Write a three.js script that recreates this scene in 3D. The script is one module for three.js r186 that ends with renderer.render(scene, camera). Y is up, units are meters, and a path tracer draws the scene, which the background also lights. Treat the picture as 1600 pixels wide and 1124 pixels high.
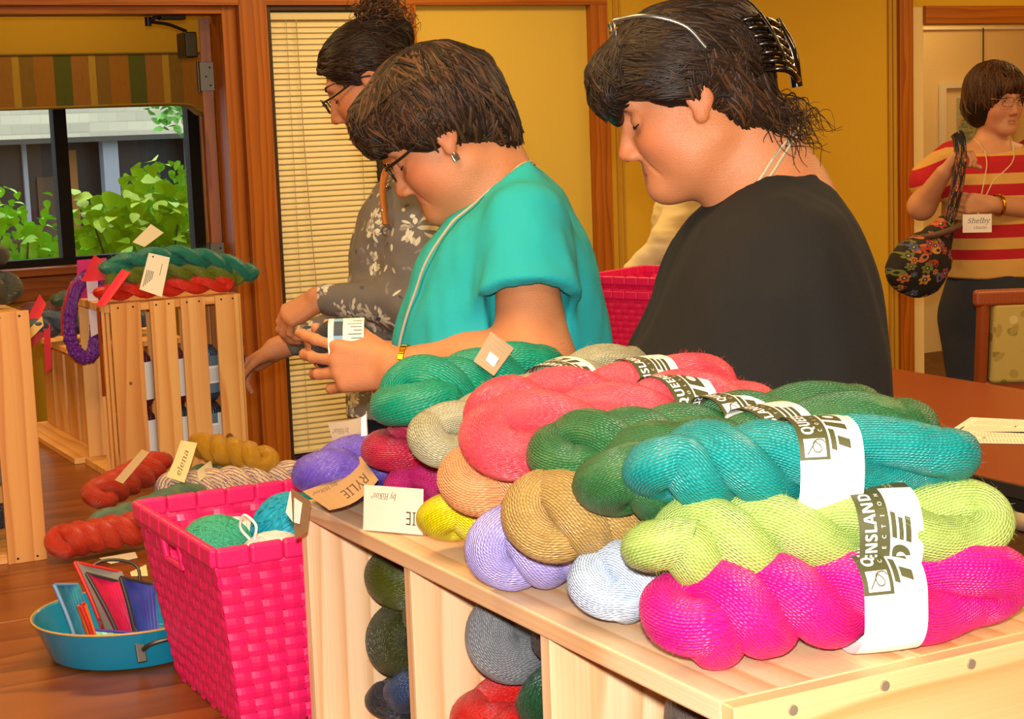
import * as THREE from 'three';
import { RoundedBoxGeometry } from 'three/addons/geometries/RoundedBoxGeometry.js';
import { mergeGeometries } from 'three/addons/utils/BufferGeometryUtils.js';
import { ImprovedNoise } from 'three/addons/math/ImprovedNoise.js';
import { RectAreaLightUniformsLib } from 'three/addons/lights/RectAreaLightUniformsLib.js';

// ---------------------------------------------------------------- camera, sky, lights, exposure
const scene = new THREE.Scene();
const camera = new THREE.PerspectiveCamera(23.65, 1600 / 1124, 0.05, 80);
camera.rotation.order = 'YXZ';
camera.position.set(0, 1.5, 0);
camera.rotation.set(-0.137838, -0.490657, -0.036676);
const renderer = new THREE.WebGLRenderer({ antialias: true });
renderer.toneMapping = THREE.LinearToneMapping;
renderer.toneMappingExposure = 1.75;
renderer.shadowMap.enabled = true;
scene.background = new THREE.Color(0.92, 0.98, 1.0);          // overcast sky, seen only through the far window
scene.backgroundIntensity = 1.35;
RectAreaLightUniformsLib.init();
const WARM = new THREE.Color(1.0, 0.64, 0.24);
const LAMPS = [[0.4, -4.6], [0.4, -2.2], [0.4, 0.4], [3.0, -5.3], [3.4, -2.6], [3.2, 0.2], [6.2, -5.0], [6.2, -2.4], [6.0, 0.4]];
for (const [x, z] of LAMPS) {
  const l = new THREE.RectAreaLight(WARM, 7.2, 1.2, 0.6);
  l.position.set(x, 2.585, z); l.rotation.x = -Math.PI / 2; scene.add(l);
}
for (const [x, z, w, i] of [[1.9, -7.3, 0.5, 3.4], [6.7, -7.3, 0.8, 7]]) { // the lobby by the garden window and the hall behind the doorway
  const l = new THREE.RectAreaLight(WARM, i, w, 0.5); l.position.set(x, 2.585, z); l.rotation.x = -Math.PI / 2; scene.add(l);
}
const flash = new THREE.SpotLight(new THREE.Color(1, 0.97, 0.93), 11.5, 0, 0.62, 0.5, 2);   // the photographer's flash, just over the lens
flash.position.set(-0.02, 1.58, 0.02); flash.target.position.set(3.2, 0.85, -6); flash.castShadow = true; flash.shadow.radius = 1.2;
scene.add(flash, flash.target);
// ---------------------------------------------------------------- helpers
const V = (x, y, z) => new THREE.Vector3(x, y, z), PI = Math.PI, { sin, cos, abs, min, max, sqrt, floor, hypot } = Math;
const clamp = (x, a = 0, b = 1) => (x < a ? a : x > b ? b : x), mix = (a, b, t) => a + (b - a) * t;
const sst = (a, b, x) => { const t = clamp((x - a) / (b - a)); return t * t * (3 - 2 * t); };
function RNG(a) { return () => { a |= 0; a = a + 0x6D2B79F5 | 0; let t = Math.imul(a ^ a >>> 15, 1 | a); t = t + Math.imul(t ^ t >>> 7, 61 | t) ^ t; return ((t ^ t >>> 14) >>> 0) / 4294967296; }; }
let rnd = RNG(7);
const _n = new ImprovedNoise(), n3 = (x, y, z) => _n.noise(x, y, z);
const fbm = (x, y, z, o = 4) => { let s = 0, a = 0.5; for (let i = 0; i < o; i++) { s += a * n3(x, y, z); x *= 2.03; y *= 2.03; z *= 2.03; a *= 0.5; } return s; };
const taken = {};
function numbered(n) { const k = taken[n] = (taken[n] ?? -1) + 1; return k ? n + '_' + String(k).padStart(3, '0') : n; }
function tag(o, label, category, group) { o.userData.label = label; o.userData.category = category; if (group) o.userData.group = group; return o; }
function thing(name, label, category, pos = [0, 0, 0], turn = 0, group) {
  const o = new THREE.Group(); o.name = numbered(name); o.position.set(...pos); o.rotation.y = turn; scene.add(o);
  return tag(o, label, category, group);
}
function part(name, geo, mat, parent) {
  const m = new THREE.Mesh(geo, mat); m.name = name; m.castShadow = m.receiveShadow = true; parent.add(m); return m;
}
function solo(name, geo, mat, label, category, group) { return tag(part(numbered(name), geo, mat, scene), label, category, group); }
function struct(name, geo, mat, label) { const m = part(name, geo, mat, scene); m.userData.kind = 'structure'; m.userData.label = label; m.userData.category = name.replace(/_.*/, ''); return m; }
const at = (o, x, y, z) => { o.position.set(x, y, z); return o; };
const tr = (g, x, y, z) => g.translate(x, y, z);
const merge = (a) => mergeGeometries(a.map((g) => { const q = g.index ? g.toNonIndexed() : g; for (const k of Object.keys(q.attributes)) if (!['position', 'normal', 'uv', 'color'].includes(k)) q.deleteAttribute(k); return q; }));
// uv in metres, projected along the face, with v along the grain axis
function metreUV(g, grain = 1, ou = rnd() * 3, ov = rnd() * 3) {
  const p = g.attributes.position, n = g.attributes.normal, uv = new Float32Array(p.count * 2);
  for (let i = 0; i < p.count; i++) {
    const N = [abs(n.getX(i)), abs(n.getY(i)), abs(n.getZ(i))], P = [p.getX(i), p.getY(i), p.getZ(i)];
    const k = N[0] > N[1] && N[0] > N[2] ? 0 : N[1] > N[2] ? 1 : 2;
    const o = [0, 1, 2].filter((a) => a !== k && a !== grain);
    const other = k === grain ? o[1] : o[0], along = k === grain ? o[0] : grain;
    uv[2 * i] = P[other] + ou; uv[2 * i + 1] = P[along] + ov;
  }
  g.setAttribute('uv', new THREE.BufferAttribute(uv, 2)); return g;
}
const box = (w, h, d, grain = 1, r = 0.0015) => metreUV(new RoundedBoxGeometry(w, h, d, 1, min(r, w / 3, h / 3, d / 3)), grain);
// box from corner to corner
const span = (x0, x1, y0, y1, z0, z1, grain = 1, r = 0.0015) => { const g = box(x1 - x0, y1 - y0, z1 - z0, grain, r); return g.translate((x0 + x1) / 2, (y0 + y1) / 2, (z0 + z1) / 2); };
function tube(pts, r, seg = 0, rad = 6, closed = false) {
  const c = pts.length === 2 ? new THREE.LineCurve3(pts[0], pts[1]) : new THREE.CatmullRomCurve3(pts, closed);
  return new THREE.TubeGeometry(c, seg || pts.length * 4, r, rad, closed);
}
// tapered tube: radius function of 0..1
function sweep(pts, rf, seg, rad, closed = false, colorf) {
  const c = new THREE.CatmullRomCurve3(pts, closed), P = c.getPoints(seg), pos = [], uv = [], idx = [], col = [];
  const T = P.map((_, i) => { const a = P[closed ? (i - 1 + seg) % seg : max(0, i - 1)], b = P[closed ? (i + 1) % seg : min(seg, i + 1)]; return b.clone().sub(a).normalize(); });
  let N = V(0, 1, 0); if (abs(T[0].y) > 0.9) N = V(1, 0, 0); N.sub(T[0].clone().multiplyScalar(N.dot(T[0]))).normalize();
  const Ns = [N.clone()];
  for (let i = 1; i <= seg; i++) { N = N.clone().sub(T[i].clone().multiplyScalar(N.dot(T[i]))).normalize(); Ns.push(N); }
  let tw = 0;
  if (closed) { const B = T[0].clone().cross(Ns[0]); tw = Math.atan2(Ns[seg].dot(B), Ns[seg].dot(Ns[0])); }
  let s = 0;
  for (let i = 0; i <= seg; i++) {
    const B = T[i].clone().cross(Ns[i]); if (i) s += P[i].distanceTo(P[i - 1]);
    const f = i / seg, r = rf(f), cc = colorf && colorf(f);
    for (let j = 0; j <= rad; j++) {
      const a = j / rad * 2 * PI - tw * f, ca = cos(a), sa = sin(a), rr = typeof r === 'number' ? r : r(a, s);
      pos.push(P[i].x + rr * (ca * Ns[i].x + sa * B.x), P[i].y + rr * (ca * Ns[i].y + sa * B.y), P[i].z + rr * (ca * Ns[i].z + sa * B.z));
      uv.push(j / rad, s); if (cc) col.push(...cc);
    }
  }
  for (let i = 0; i < seg; i++) for (let j = 0; j < rad; j++) { const a = i * (rad + 1) + j, b = a + rad + 1; idx.push(a, a + 1, b, b, a + 1, b + 1); }
  const g = new THREE.BufferGeometry();
  g.setAttribute('position', new THREE.Float32BufferAttribute(pos, 3)); g.setAttribute('uv', new THREE.Float32BufferAttribute(uv, 2));
  if (colorf) g.setAttribute('color', new THREE.Float32BufferAttribute(col, 3));
  g.setIndex(idx); g.computeVertexNormals();
  const nn = g.attributes.normal;                                     // weld the lengthwise seam
  for (let i = 0; i <= seg; i++) { const a = i * (rad + 1), b = a + rad, x = nn.getX(a) + nn.getX(b), y = nn.getY(a) + nn.getY(b), z = nn.getZ(a) + nn.getZ(b), l = hypot(x, y, z) || 1; nn.setXYZ(a, x / l, y / l, z / l); nn.setXYZ(b, x / l, y / l, z / l); }
  if (closed) for (let j = 0; j <= rad; j++) { const a = j, b = seg * (rad + 1) + j; nn.setXYZ(b, nn.getX(a), nn.getY(a), nn.getZ(a)); }
  return g;
}
function extr(shape, depth, bevel = 0, curve = 8) {
  return new THREE.ExtrudeGeometry(shape, { depth: depth - 2 * bevel, bevelEnabled: bevel > 0, bevelSize: bevel, bevelThickness: bevel, bevelSegments: 1, curveSegments: curve }).translate(0, 0, bevel);
}
// ---------------------------------------------------------------- textures and materials
function dataTex(w, h, f, srgb = true, repU = 1, repV = 1) {
  const d = new Uint8Array(w * h * 4);
  for (let y = 0; y < h; y++) for (let x = 0; x < w; x++) { const c = f(x / w, y / h), i = 4 * (y * w + x); for (let k = 0; k < 3; k++) d[i + k] = clamp(typeof c === 'number' ? c : c[k]) * 255; d[i + 3] = 255; }
  const t = new THREE.DataTexture(d, w, h); t.wrapS = t.wrapT = THREE.RepeatWrapping; t.magFilter = THREE.LinearFilter; t.minFilter = THREE.LinearMipmapLinearFilter; t.generateMipmaps = true;
  if (srgb) t.colorSpace = THREE.SRGBColorSpace; t.repeat.set(repU, repV); t.needsUpdate = true; return t;
}
function canvasTex(w, h, draw) {
  const c = document.createElement('canvas'); c.width = w; c.height = h; draw(c.getContext('2d'), w, h);
  const t = new THREE.CanvasTexture(c); t.colorSpace = THREE.SRGBColorSpace; t.wrapS = t.wrapT = THREE.RepeatWrapping; t.anisotropy = 8; return t;
}
const std = (color, roughness = 0.7, o = {}) => new THREE.MeshStandardMaterial({ color, roughness, ...o });
const phy = (color, roughness = 0.7, o = {}) => new THREE.MeshPhysicalMaterial({ color, roughness, ...o });
// tileable noise on a torus-like wrap: blend of two shifted fields
const tn = (u, v, fu, fv, s = 0, o = 4) => { const a = fbm(u * fu, v * fv, s, o), b = fbm((u - 1) * fu, v * fv, s, o), c = fbm(u * fu, (v - 1) * fv, s, o), d = fbm((u - 1) * fu, (v - 1) * fv, s, o); return mix(mix(a, b, u), mix(c, d, u), v) * 1.4; };
const grainTex = (lo, hi, rings, seed, warp = 1) => dataTex(512, 512, (u, v) => {
  const w = u * rings + warp * (2.4 * tn(u, v, 2.2, 0.9, seed, 3) + 0.5 * tn(u, v, 7, 1.5, seed + 5, 2)), f = w - floor(w);
  const ring = Math.pow(f, 2.2) * (1 - sst(0.86, 1, f)), fine = 0.5 + 0.6 * tn(u, v, 110, 2.5, seed + 9, 3), blot = 0.5 + 0.7 * tn(u, v, 3.5, 1.6, seed + 3, 3);
  const t = clamp(0.62 - 0.62 * ring * (0.5 + blot) + 0.34 * (fine - 0.5) + 0.34 * (blot - 0.5));
  return [0, 1, 2].map((k) => mix(lo[k], hi[k], t));
});
const pineT = grainTex([0.78, 0.56, 0.36], [0.95, 0.85, 0.71], 6, 11, 0.8), oakT = grainTex([0.52, 0.26, 0.02], [0.80, 0.47, 0.07], 7, 23, 1.3), tabT = grainTex([0.36, 0.16, 0.04], [0.66, 0.38, 0.13], 5, 31, 2.0), redT = grainTex([0.52, 0.23, 0.07], [0.60, 0.29, 0.10], 16, 37, 0.6);
pineT.repeat.set(4, 1.1); oakT.repeat.set(4, 0.9); tabT.repeat.set(2.2, 0.9); redT.repeat.set(3, 1.2);
const M = {
  pine: std(0xffffff, 0.5, { map: pineT }), oak: std(0xffffff, 0.45, { map: oakT }), table: std(0xffffff, 0.32, { map: tabT }), redwood: std(0xffffff, 0.35, { map: redT }),
  steel: std(0x5f594e, 0.45, { metalness: 0.9 }), black: std(0x16150f, 0.4), rubber: std(0x2b2620, 0.6), white: std(0xf2efe6, 0.7),
  nail: std(0xb7a98c, 0.45, { metalness: 0.7 }), hole: std(0x20150c, 0.9), gold: std(0xd9a021, 0.22, { metalness: 1 }), silver: std(0xd8d8d8, 0.18, { metalness: 1 }),
};
// ---------------------------------------------------------------- the room
const plaster = (c, seed) => std(c, 0.85, { bumpMap: dataTex(256, 256, (u, v) => 0.5 + tn(u, v, 40, 40, seed, 3), false, 2, 2), bumpScale: 0.0008 });
const wallM = plaster(new THREE.Color(0.64, 0.385, 0.016), 1), panelM = plaster(new THREE.Color(0.68, 0.49, 0.075), 2), creamM = plaster(new THREE.Color(0.78, 0.60, 0.28), 3), ceilM = std(0xe9e2cf, 0.9);
const carpetM = std(0xffffff, 0.98, { map: dataTex(512, 512, (u, v) => { const a = 0.5 + tn(u, v, 12, 12, 4) * 0.8, b = 0.5 + tn(u, v, 90, 90, 8, 2) * 0.9; const t = clamp(0.55 * a + 0.45 * b); return [mix(0.34, 0.66, t), mix(0.22, 0.45, t), mix(0.08, 0.2, t)]; }, true, 1.4, 1.4), bumpMap: dataTex(256, 256, () => rnd(), false, 12, 12), bumpScale: 0.003 });
struct('floor', span(-2.6, 8.1, -0.12, 0, -9.2, 2.6, 0), carpetM, 'brown patterned carpet under the tables');
struct('ceiling', span(-2.6, 8.1, 2.6, 2.72, -9.2, 2.6, 0), ceilM, 'plain ceiling above the room');
struct('wall_left', span(-2.6, -2.5, 0, 2.6, -6.65, 2.6), wallM, 'amber side wall');
struct('wall_right', span(8, 8.1, 0, 2.6, -9.2, 2.6), wallM, 'amber side wall at the far right');
struct('wall_front', span(-2.5, 8, 0, 2.6, 2.5, 2.6), wallM, 'amber wall behind the viewer');
// back wall: solid pieces round the lobby door, the blind window, the inset panel and the hall doorway
const ZB = -6.5, wb = (a, b, c, d) => span(a, b, c, d, ZB - 0.15, ZB);
struct('wall_back', merge([wb(-2.5, 1.2, 0, 2.6), wb(1.2, 4.0, 2.06, 2.6), wb(4.0, 5.66, 0, 2.6), wb(5.66, 7.0, 1.975, 2.6), wb(7.0, 8.0, 0, 2.6), wb(2.4, 2.95, 0, 0.12)]), wallM, 'amber wall with wooden framed openings');
struct('wall_panel', span(3.05, 3.95, 0, 2.0, ZB - 0.1, ZB - 0.02), panelM, 'pale yellow panel inset in a wooden frame behind the women');
let tnum = 0;
const trim = (g, label) => struct('trim_' + (++tnum), g, M.oak, label);
trim(span(2.315, 2.43, 0, 2.06, ZB - 0.16, ZB + 0.02), 'tall oak post between the lobby door and the window blind');
trim(span(2.915, 3.075, 0, 1.985, ZB - 0.16, ZB + 0.02), 'oak mullion between the blind and the yellow panel');
trim(span(3.91, 3.995, 0, 1.985, ZB - 0.16, ZB + 0.02), 'oak upright at the right side of the yellow panel');
trim(span(2.43, 3.995, 1.985, 2.06, ZB - 0.16, ZB + 0.02, 0), 'oak head rail above the blind and panel');
trim(span(1.2, 2.32, 1.985, 2.06, ZB - 0.16, ZB + 0.02, 0), 'oak head casing over the lobby doorway');
trim(span(2.255, 2.315, 0, 1.985, ZB - 0.15, ZB - 0.012), 'dark oak door jamb');
trim(span(1.2, 2.255, 1.955, 1.985, ZB - 0.15, ZB - 0.012, 0), 'oak head jamb of the lobby doorway');
trim(span(5.635, 5.72, 0, 2.2, ZB - 0.16, ZB + 0.02), 'oak casing on the left of the hall doorway');
trim(span(5.80, 7.05, 1.895, 1.98, ZB - 0.16, ZB + 0.02, 0), 'oak casing over the hall doorway');
struct('trim_' + (++tnum), span(5.72, 5.80, 0, 1.975, ZB - 0.15, ZB), creamM, 'pale plaster reveal inside the hall doorway');
const chanM = std(0xb98a2e, 0.5);
for (const [x, lab] of [[4.03, 'thin metal channel beside the oak upright'], [5.575, 'thin metal channel beside the hall doorway casing']]) struct('trim_' + (++tnum), merge([span(x, x + 0.012, 0, 2.6, ZB - 0.01, ZB + 0.012), span(x + 0.03, x + 0.038, 0, 2.6, ZB - 0.01, ZB + 0.008)]), chanM, lab);
// lobby behind the left door, hall behind the right doorway
struct('wall_lobby_right', span(2.95, 3.05, 0, 2.6, -8.2, ZB - 0.15), wallM, 'amber lobby side wall');
struct('wall_lobby_left', span(0.6, 0.7, 0, 2.6, -8.2, ZB - 0.15), wallM, 'amber lobby side wall on the far left');
const ZW = -8.0;
struct('wall_lobby', merge([span(0.7, 2.95, 1.72, 2.6, ZW - 0.2, ZW), span(0.7, 1.2, 0, 1.72, ZW - 0.2, ZW), span(2.64, 2.95, 0, 1.72, ZW - 0.2, ZW), span(1.2, 2.64, 0, 0.9, ZW - 0.2, ZW)]), wallM, 'amber lobby wall around the garden window');
struct('wall_hall', span(3.05, 8, 0, 2.6, -8.1, -8.0), creamM, 'pale hall wall seen through the right doorway');
struct('trim_' + (++tnum), span(3.05, 8, 1.95, 1.962, -8.0, -7.985, 0), M.white, 'thin picture rail along the hall wall');
// garden window
const blackF = std(0x100f0c, 0.85);
const win = new THREE.Group(); win.name = 'window_1'; win.userData = { kind: 'structure', label: 'black framed garden window behind the crates', category: 'window' }; scene.add(win);
for (const [a, b, c, d, n] of [[1.2, 2.64, 0.9, 0.945, 'bottom_rail'], [1.2, 2.64, 1.675, 1.72, 'top_rail'], [1.2, 1.25, 0.945, 1.675, 'stile'], [2.585, 2.64, 0.945, 1.675, 'stile'], [1.945, 2.005, 0.945, 1.675, 'mullion']]) part(n, span(a, b, c, d, ZW - 0.12, ZW - 0.04), blackF, win);
const glassM = phy(0xffffff, 0.02, { transmission: 1, thickness: 0, ior: 1.45 });
for (const [a, b] of [[1.25, 1.945], [2.005, 2.585]]) part('pane', span(a, b, 0.945, 1.675, ZW - 0.085, ZW - 0.08, 1, 0.0005), glassM, win);
struct('trim_' + (++tnum), span(1.15, 2.7, 0.875, 0.912, ZW - 0.1, ZW + 0.07, 0, 0.006), M.oak, 'oak window sill under the garden window');
struct('trim_' + (++tnum), span(1.15, 2.7, 0.76, 0.87, ZW, ZW + 0.03, 0, 0.004), M.oak, 'oak apron board below the window sill');
struct('trim_' + (++tnum), span(2.63, 2.71, 0.87, 1.75, ZW, ZW + 0.03), M.oak, 'oak casing at the right of the garden window');
// striped valance
{
  const cols = ['#a5742a', '#c0a032', '#8c6e26', '#a8741f', '#5d6420'];
  const t = canvasTex(1024, 64, (c, w, h) => { let x = 0; const W = [30, 12, 24, 34, 30]; let i = 0; while (x < w) { c.fillStyle = cols[i % 5]; c.fillRect(x, 0, W[i % 5] + 1, h); x += W[i % 5]; i++; } for (let k = 0; k < 4000; k++) { c.fillStyle = 'rgba(0,0,0,.05)'; c.fillRect(rnd() * w, rnd() * h, 2, 1); } });
  const s = new THREE.Shape(); s.moveTo(0, 0.285); s.lineTo(1.6, 0.285); s.lineTo(1.6, 0); s.lineTo(1.555, 0); s.bezierCurveTo(1.53, 0.0, 1.52, 0.045, 1.45, 0.05); s.lineTo(0, 0.05); s.closePath();
  const v = thing('window_valance', 'striped olive and tan fabric valance over the garden window', 'valance', [1.06, 1.585, ZW + 0.03]);
  const g = extr(s, 0.11, 0.006, 10), p = g.attributes.position, uv = [];
  for (let i = 0; i < p.count; i++) uv.push((p.getX(i) + 0.09) * 0.37, p.getY(i)); g.setAttribute('uv', new THREE.Float32BufferAttribute(uv, 2));
  part('fabric_panel', g, std(0xffffff, 0.9, { map: t }), v);
  part('piping', tube([V(0, 0.285, 0.11), V(0.8, 0.286, 0.11), V(1.6, 0.285, 0.11)], 0.006, 20), std(0x7c6a24, 0.8), v);
  part('piping', tube([V(0, 0.05, 0.11), V(0.8, 0.05, 0.11), V(1.44, 0.05, 0.11), V(1.5, 0.04, 0.11), V(1.54, 0.008, 0.11), V(1.6, 0, 0.11)], 0.006, 40), std(0xa5882e, 0.8), v);
}
// lobby door swung open, seen on its edge, with hinge and closer
{
  const d = new THREE.Group(); d.name = 'door_1'; d.userData = { kind: 'structure', label: 'oak lobby door swung open, seen edge on', category: 'door' }; d.position.set(2.235, 0, ZB - 0.17); d.rotation.y = 1.235; scene.add(d);
  part('door_leaf', span(0, 0.9, 0.01, 1.95, -0.022, 0.022), M.oak, d);
  for (const y of [1.72, 1.0, 0.25]) { const h = part('hinge', span(-0.004, 0.0, y - 0.057, y + 0.057, -0.03, 0.03), M.steel, d); part('pin', new THREE.CylinderGeometry(0.007, 0.007, 0.12, 10).translate(-0.006, y, -0.034), M.steel, h); for (const [yy, zz] of [[0.035, 0.012], [0, -0.004], [-0.035, 0.012]]) part('screw', new THREE.CylinderGeometry(0.004, 0.004, 0.003, 8).rotateZ(PI / 2).translate(-0.005, y + yy, zz), M.hole, h); }
  const c = thing('door_closer', 'black door closer with folded arm above the open lobby door', 'door closer', [2.19, 1.865, ZB - 0.2]);
  part('closer_body', new RoundedBoxGeometry(0.05, 0.1, 0.11, 2, 0.006).translate(-0.02, -0.02, 0), M.black, c);
  part('arm', tube([V(-0.02, 0.035, 0), V(-0.1, 0.06, 0.03), V(-0.19, 0.07, 0.06)], 0.007, 12), M.rubber, c);
  part('arm', tube([V(-0.19, 0.07, 0.06), V(-0.16, 0.085, 0.08), V(-0.1, 0.09, 0.1)], 0.008, 12), M.rubber, c);
  part('shoe', new RoundedBoxGeometry(0.1, 0.022, 0.05, 1, 0.004).translate(-0.11, 0.083, 0.11), M.black, c);
  part('elbow', new THREE.CylinderGeometry(0.013, 0.013, 0.035, 12).translate(-0.19, 0.07, 0.06), M.black, c);
}
// window behind the blind
const win2 = new THREE.Group(); win2.name = 'window_2'; win2.userData = { kind: 'structure', label: 'narrow side window covered by a blind', category: 'window' }; scene.add(win2);
for (const [a, b, c, d, n] of [[2.43, 2.45, 0.12, 1.985, 'stile'], [2.895, 2.915, 0.12, 1.985, 'stile'], [2.45, 2.895, 0.12, 0.16, 'bottom_rail'], [2.45, 2.895, 1.965, 1.985, 'top_rail']]) part(n, span(a, b, c, d, ZB - 0.12, ZB + 0.005), std(0x3a2410, 0.5), win2);
part('pane', span(2.45, 2.895, 0.16, 1.965, ZB - 0.09, ZB - 0.085, 1, 0.0005), glassM, win2);
{
  const b = thing('window_blind', 'cream slatted blind lowered over the narrow side window', 'blind', [2.672, 0, ZB - 0.03]);
  const bm = std(0xe6d9a6, 0.45), cm = std(0xb9a878, 0.8);
  part('head_rail', new RoundedBoxGeometry(0.44, 0.03, 0.035, 2, 0.003).translate(0, 1.945, 0), bm, b);
  const s = new THREE.Shape(); for (let i = 0; i <= 8; i++) { const t = i / 8 * 2 - 1; s.lineTo(t * 0.0135, 0.0022 * (1 - t * t)); } for (let i = 8; i >= 0; i--) { const t = i / 8 * 2 - 1; s.lineTo(t * 0.0135, 0.0022 * (1 - t * t) - 0.0006); }
  const sg = new THREE.ExtrudeGeometry(s, { depth: 0.434, bevelEnabled: false }).translate(0, 0, -0.217).rotateY(PI / 2).rotateX(1.12);
  for (let y = 1.915, i = 0; y > 0.2; y -= 0.0225, i++) { const m = part('slat', sg, bm, b); m.position.set((rnd() - 0.5) * 0.002, y, 0); m.rotation.set((rnd() - 0.5) * 0.05, 0, (rnd() - 0.5) * 0.002); }
  for (const x of [-0.15, 0.15]) part('cord', tube([V(x, 1.93, 0.014), V(x, 1, 0.016), V(x, 0.2, 0.014)], 0.0012, 8, 5), cm, b);
  part('wand', tube([V(-0.11, 1.93, 0.02), V(-0.1, 1.3, 0.022), V(-0.075, 0.7, 0.02)], 0.002, 10, 6), cm, b);
  part('bottom_rail', new RoundedBoxGeometry(0.434, 0.014, 0.026, 2, 0.003).translate(0, 0.19, 0), bm, b);
}
// ceiling troffers (their light is set at the top)
const lensM = std(0xfff2d8, 0.6, { emissive: new THREE.Color(1, 0.78, 0.45), emissiveIntensity: 1.2 });
for (const [x, z, w, d] of [...LAMPS.map((l) => [...l, 1.2, 0.6]), [1.9, -7.3, 0.5, 0.5], [6.7, -7.3, 0.8, 0.5]]) {
  const c = thing('ceiling_light', 'recessed ceiling light with a warm white lens', 'ceiling light', [x, 2.6, z], 0, 'warm ceiling lights');
  part('lens', new THREE.BoxGeometry(w, 0.006, d).translate(0, -0.005, 0), lensM, c);
  part('frame', merge([new THREE.BoxGeometry(w + 0.04, 0.012, 0.02).translate(0, -0.006, d / 2 + 0.01), new THREE.BoxGeometry(w + 0.04, 0.012, 0.02).translate(0, -0.006, -d / 2 - 0.01), new THREE.BoxGeometry(0.02, 0.012, d).translate(w / 2 + 0.01, -0.006, 0), new THREE.BoxGeometry(0.02, 0.012, d).translate(-w / 2 - 0.01, -0.006, 0)]), M.white, c);
}
// ---------------------------------------------------------------- tables
function foldTable(name, label, x0, x1, z0, z1, mat, edge, grain = 2) {
  const t = thing(name, label, 'table', [(x0 + x1) / 2, 0, (z0 + z1) / 2]), w = x1 - x0, d = z1 - z0;
  part('table_top', span(-w / 2, w / 2, 0.712, 0.74, -d / 2, d / 2, grain, 0.004), mat, t);
  const e = 0.004;
  part('edge_band', merge([span(-w / 2 - e, w / 2 + e, 0.708, 0.736, d / 2 - 0.001, d / 2 + e, 0), span(-w / 2 - e, w / 2 + e, 0.708, 0.736, -d / 2 - e, -d / 2 + 0.001, 0), span(w / 2 - 0.001, w / 2 + e, 0.708, 0.736, -d / 2, d / 2, 2), span(-w / 2 - e, -w / 2 + 0.001, 0.708, 0.736, -d / 2, d / 2, 2)]), edge, t);
  part('apron', merge([span(-w / 2 + 0.06, w / 2 - 0.06, 0.66, 0.712, d / 2 - 0.09, d / 2 - 0.07, 0), span(-w / 2 + 0.06, w / 2 - 0.06, 0.66, 0.712, -d / 2 + 0.07, -d / 2 + 0.09, 0), span(w / 2 - 0.08, w / 2 - 0.06, 0.66, 0.712, -d / 2 + 0.09, d / 2 - 0.09, 2), span(-w / 2 + 0.06, -w / 2 + 0.08, 0.66, 0.712, -d / 2 + 0.09, d / 2 - 0.09, 2)]), edge, t);
  for (const a of [-1, 1]) for (const b of [-1, 1]) { const l = part('leg', new THREE.CylinderGeometry(0.015, 0.015, 0.695, 12).translate(a * (w / 2 - 0.1), 0.3625, b * (d / 2 - 0.14)), M.rubber, t); part('foot', new THREE.CylinderGeometry(0.02, 0.022, 0.02, 12).translate(a * (w / 2 - 0.1), 0.01, b * (d / 2 - 0.14)), M.black, l); }
  return t;
}
foldTable('display_table', 'wood grain table carrying the pine cubby shelf and the pink basket', 0.2, 1.1, -2.722, -0.9, M.table, M.rubber, 0);
foldTable('display_table', 'wood grain table carrying the slatted crates by the lobby', 0.2, 1.285, -4.62, -2.732, M.table, M.rubber, 0);
foldTable('display_table', 'reddish brown table with two printed sheets behind the woman in black', 2.49, 3.34, -4.75, -2.0, M.redwood, M.rubber, 2);
// ---------------------------------------------------------------- pine crates and shelf
const holeG = new THREE.CylinderGeometry(0.0022, 0.0022, 0.001, 8).rotateX(PI / 2), nailG = new THREE.CylinderGeometry(0.0042, 0.0045, 0.0022, 12).rotateX(PI / 2);
const pineMs = [0xffffff, 0xf3dcc0, 0xffecd6, 0xe8cba0].map((c) => std(c, 0.5, { map: pineT }));
const crateMs = [0xffe6a8, 0xf3d596, 0xffe9b4, 0xecc888].map((c) => std(c, 0.5, { map: pineT })), pine = () => crateMs[floor(rnd() * 4)];
function slats(c, list, y0, y1, z, face = 1) { for (const [a, b] of list) { const m = part('slat', span(a, b, y0, y1, z - 0.004, z + 0.004, 1, 0.0012), pine(), c); for (const y of [y1 - 0.009, y0 + 0.009]) for (const f of [0.25, 0.75]) part('nail_hole', holeG.clone().translate(mix(a, b, f), y, z + face * 0.004), M.hole, m); } }
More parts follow.
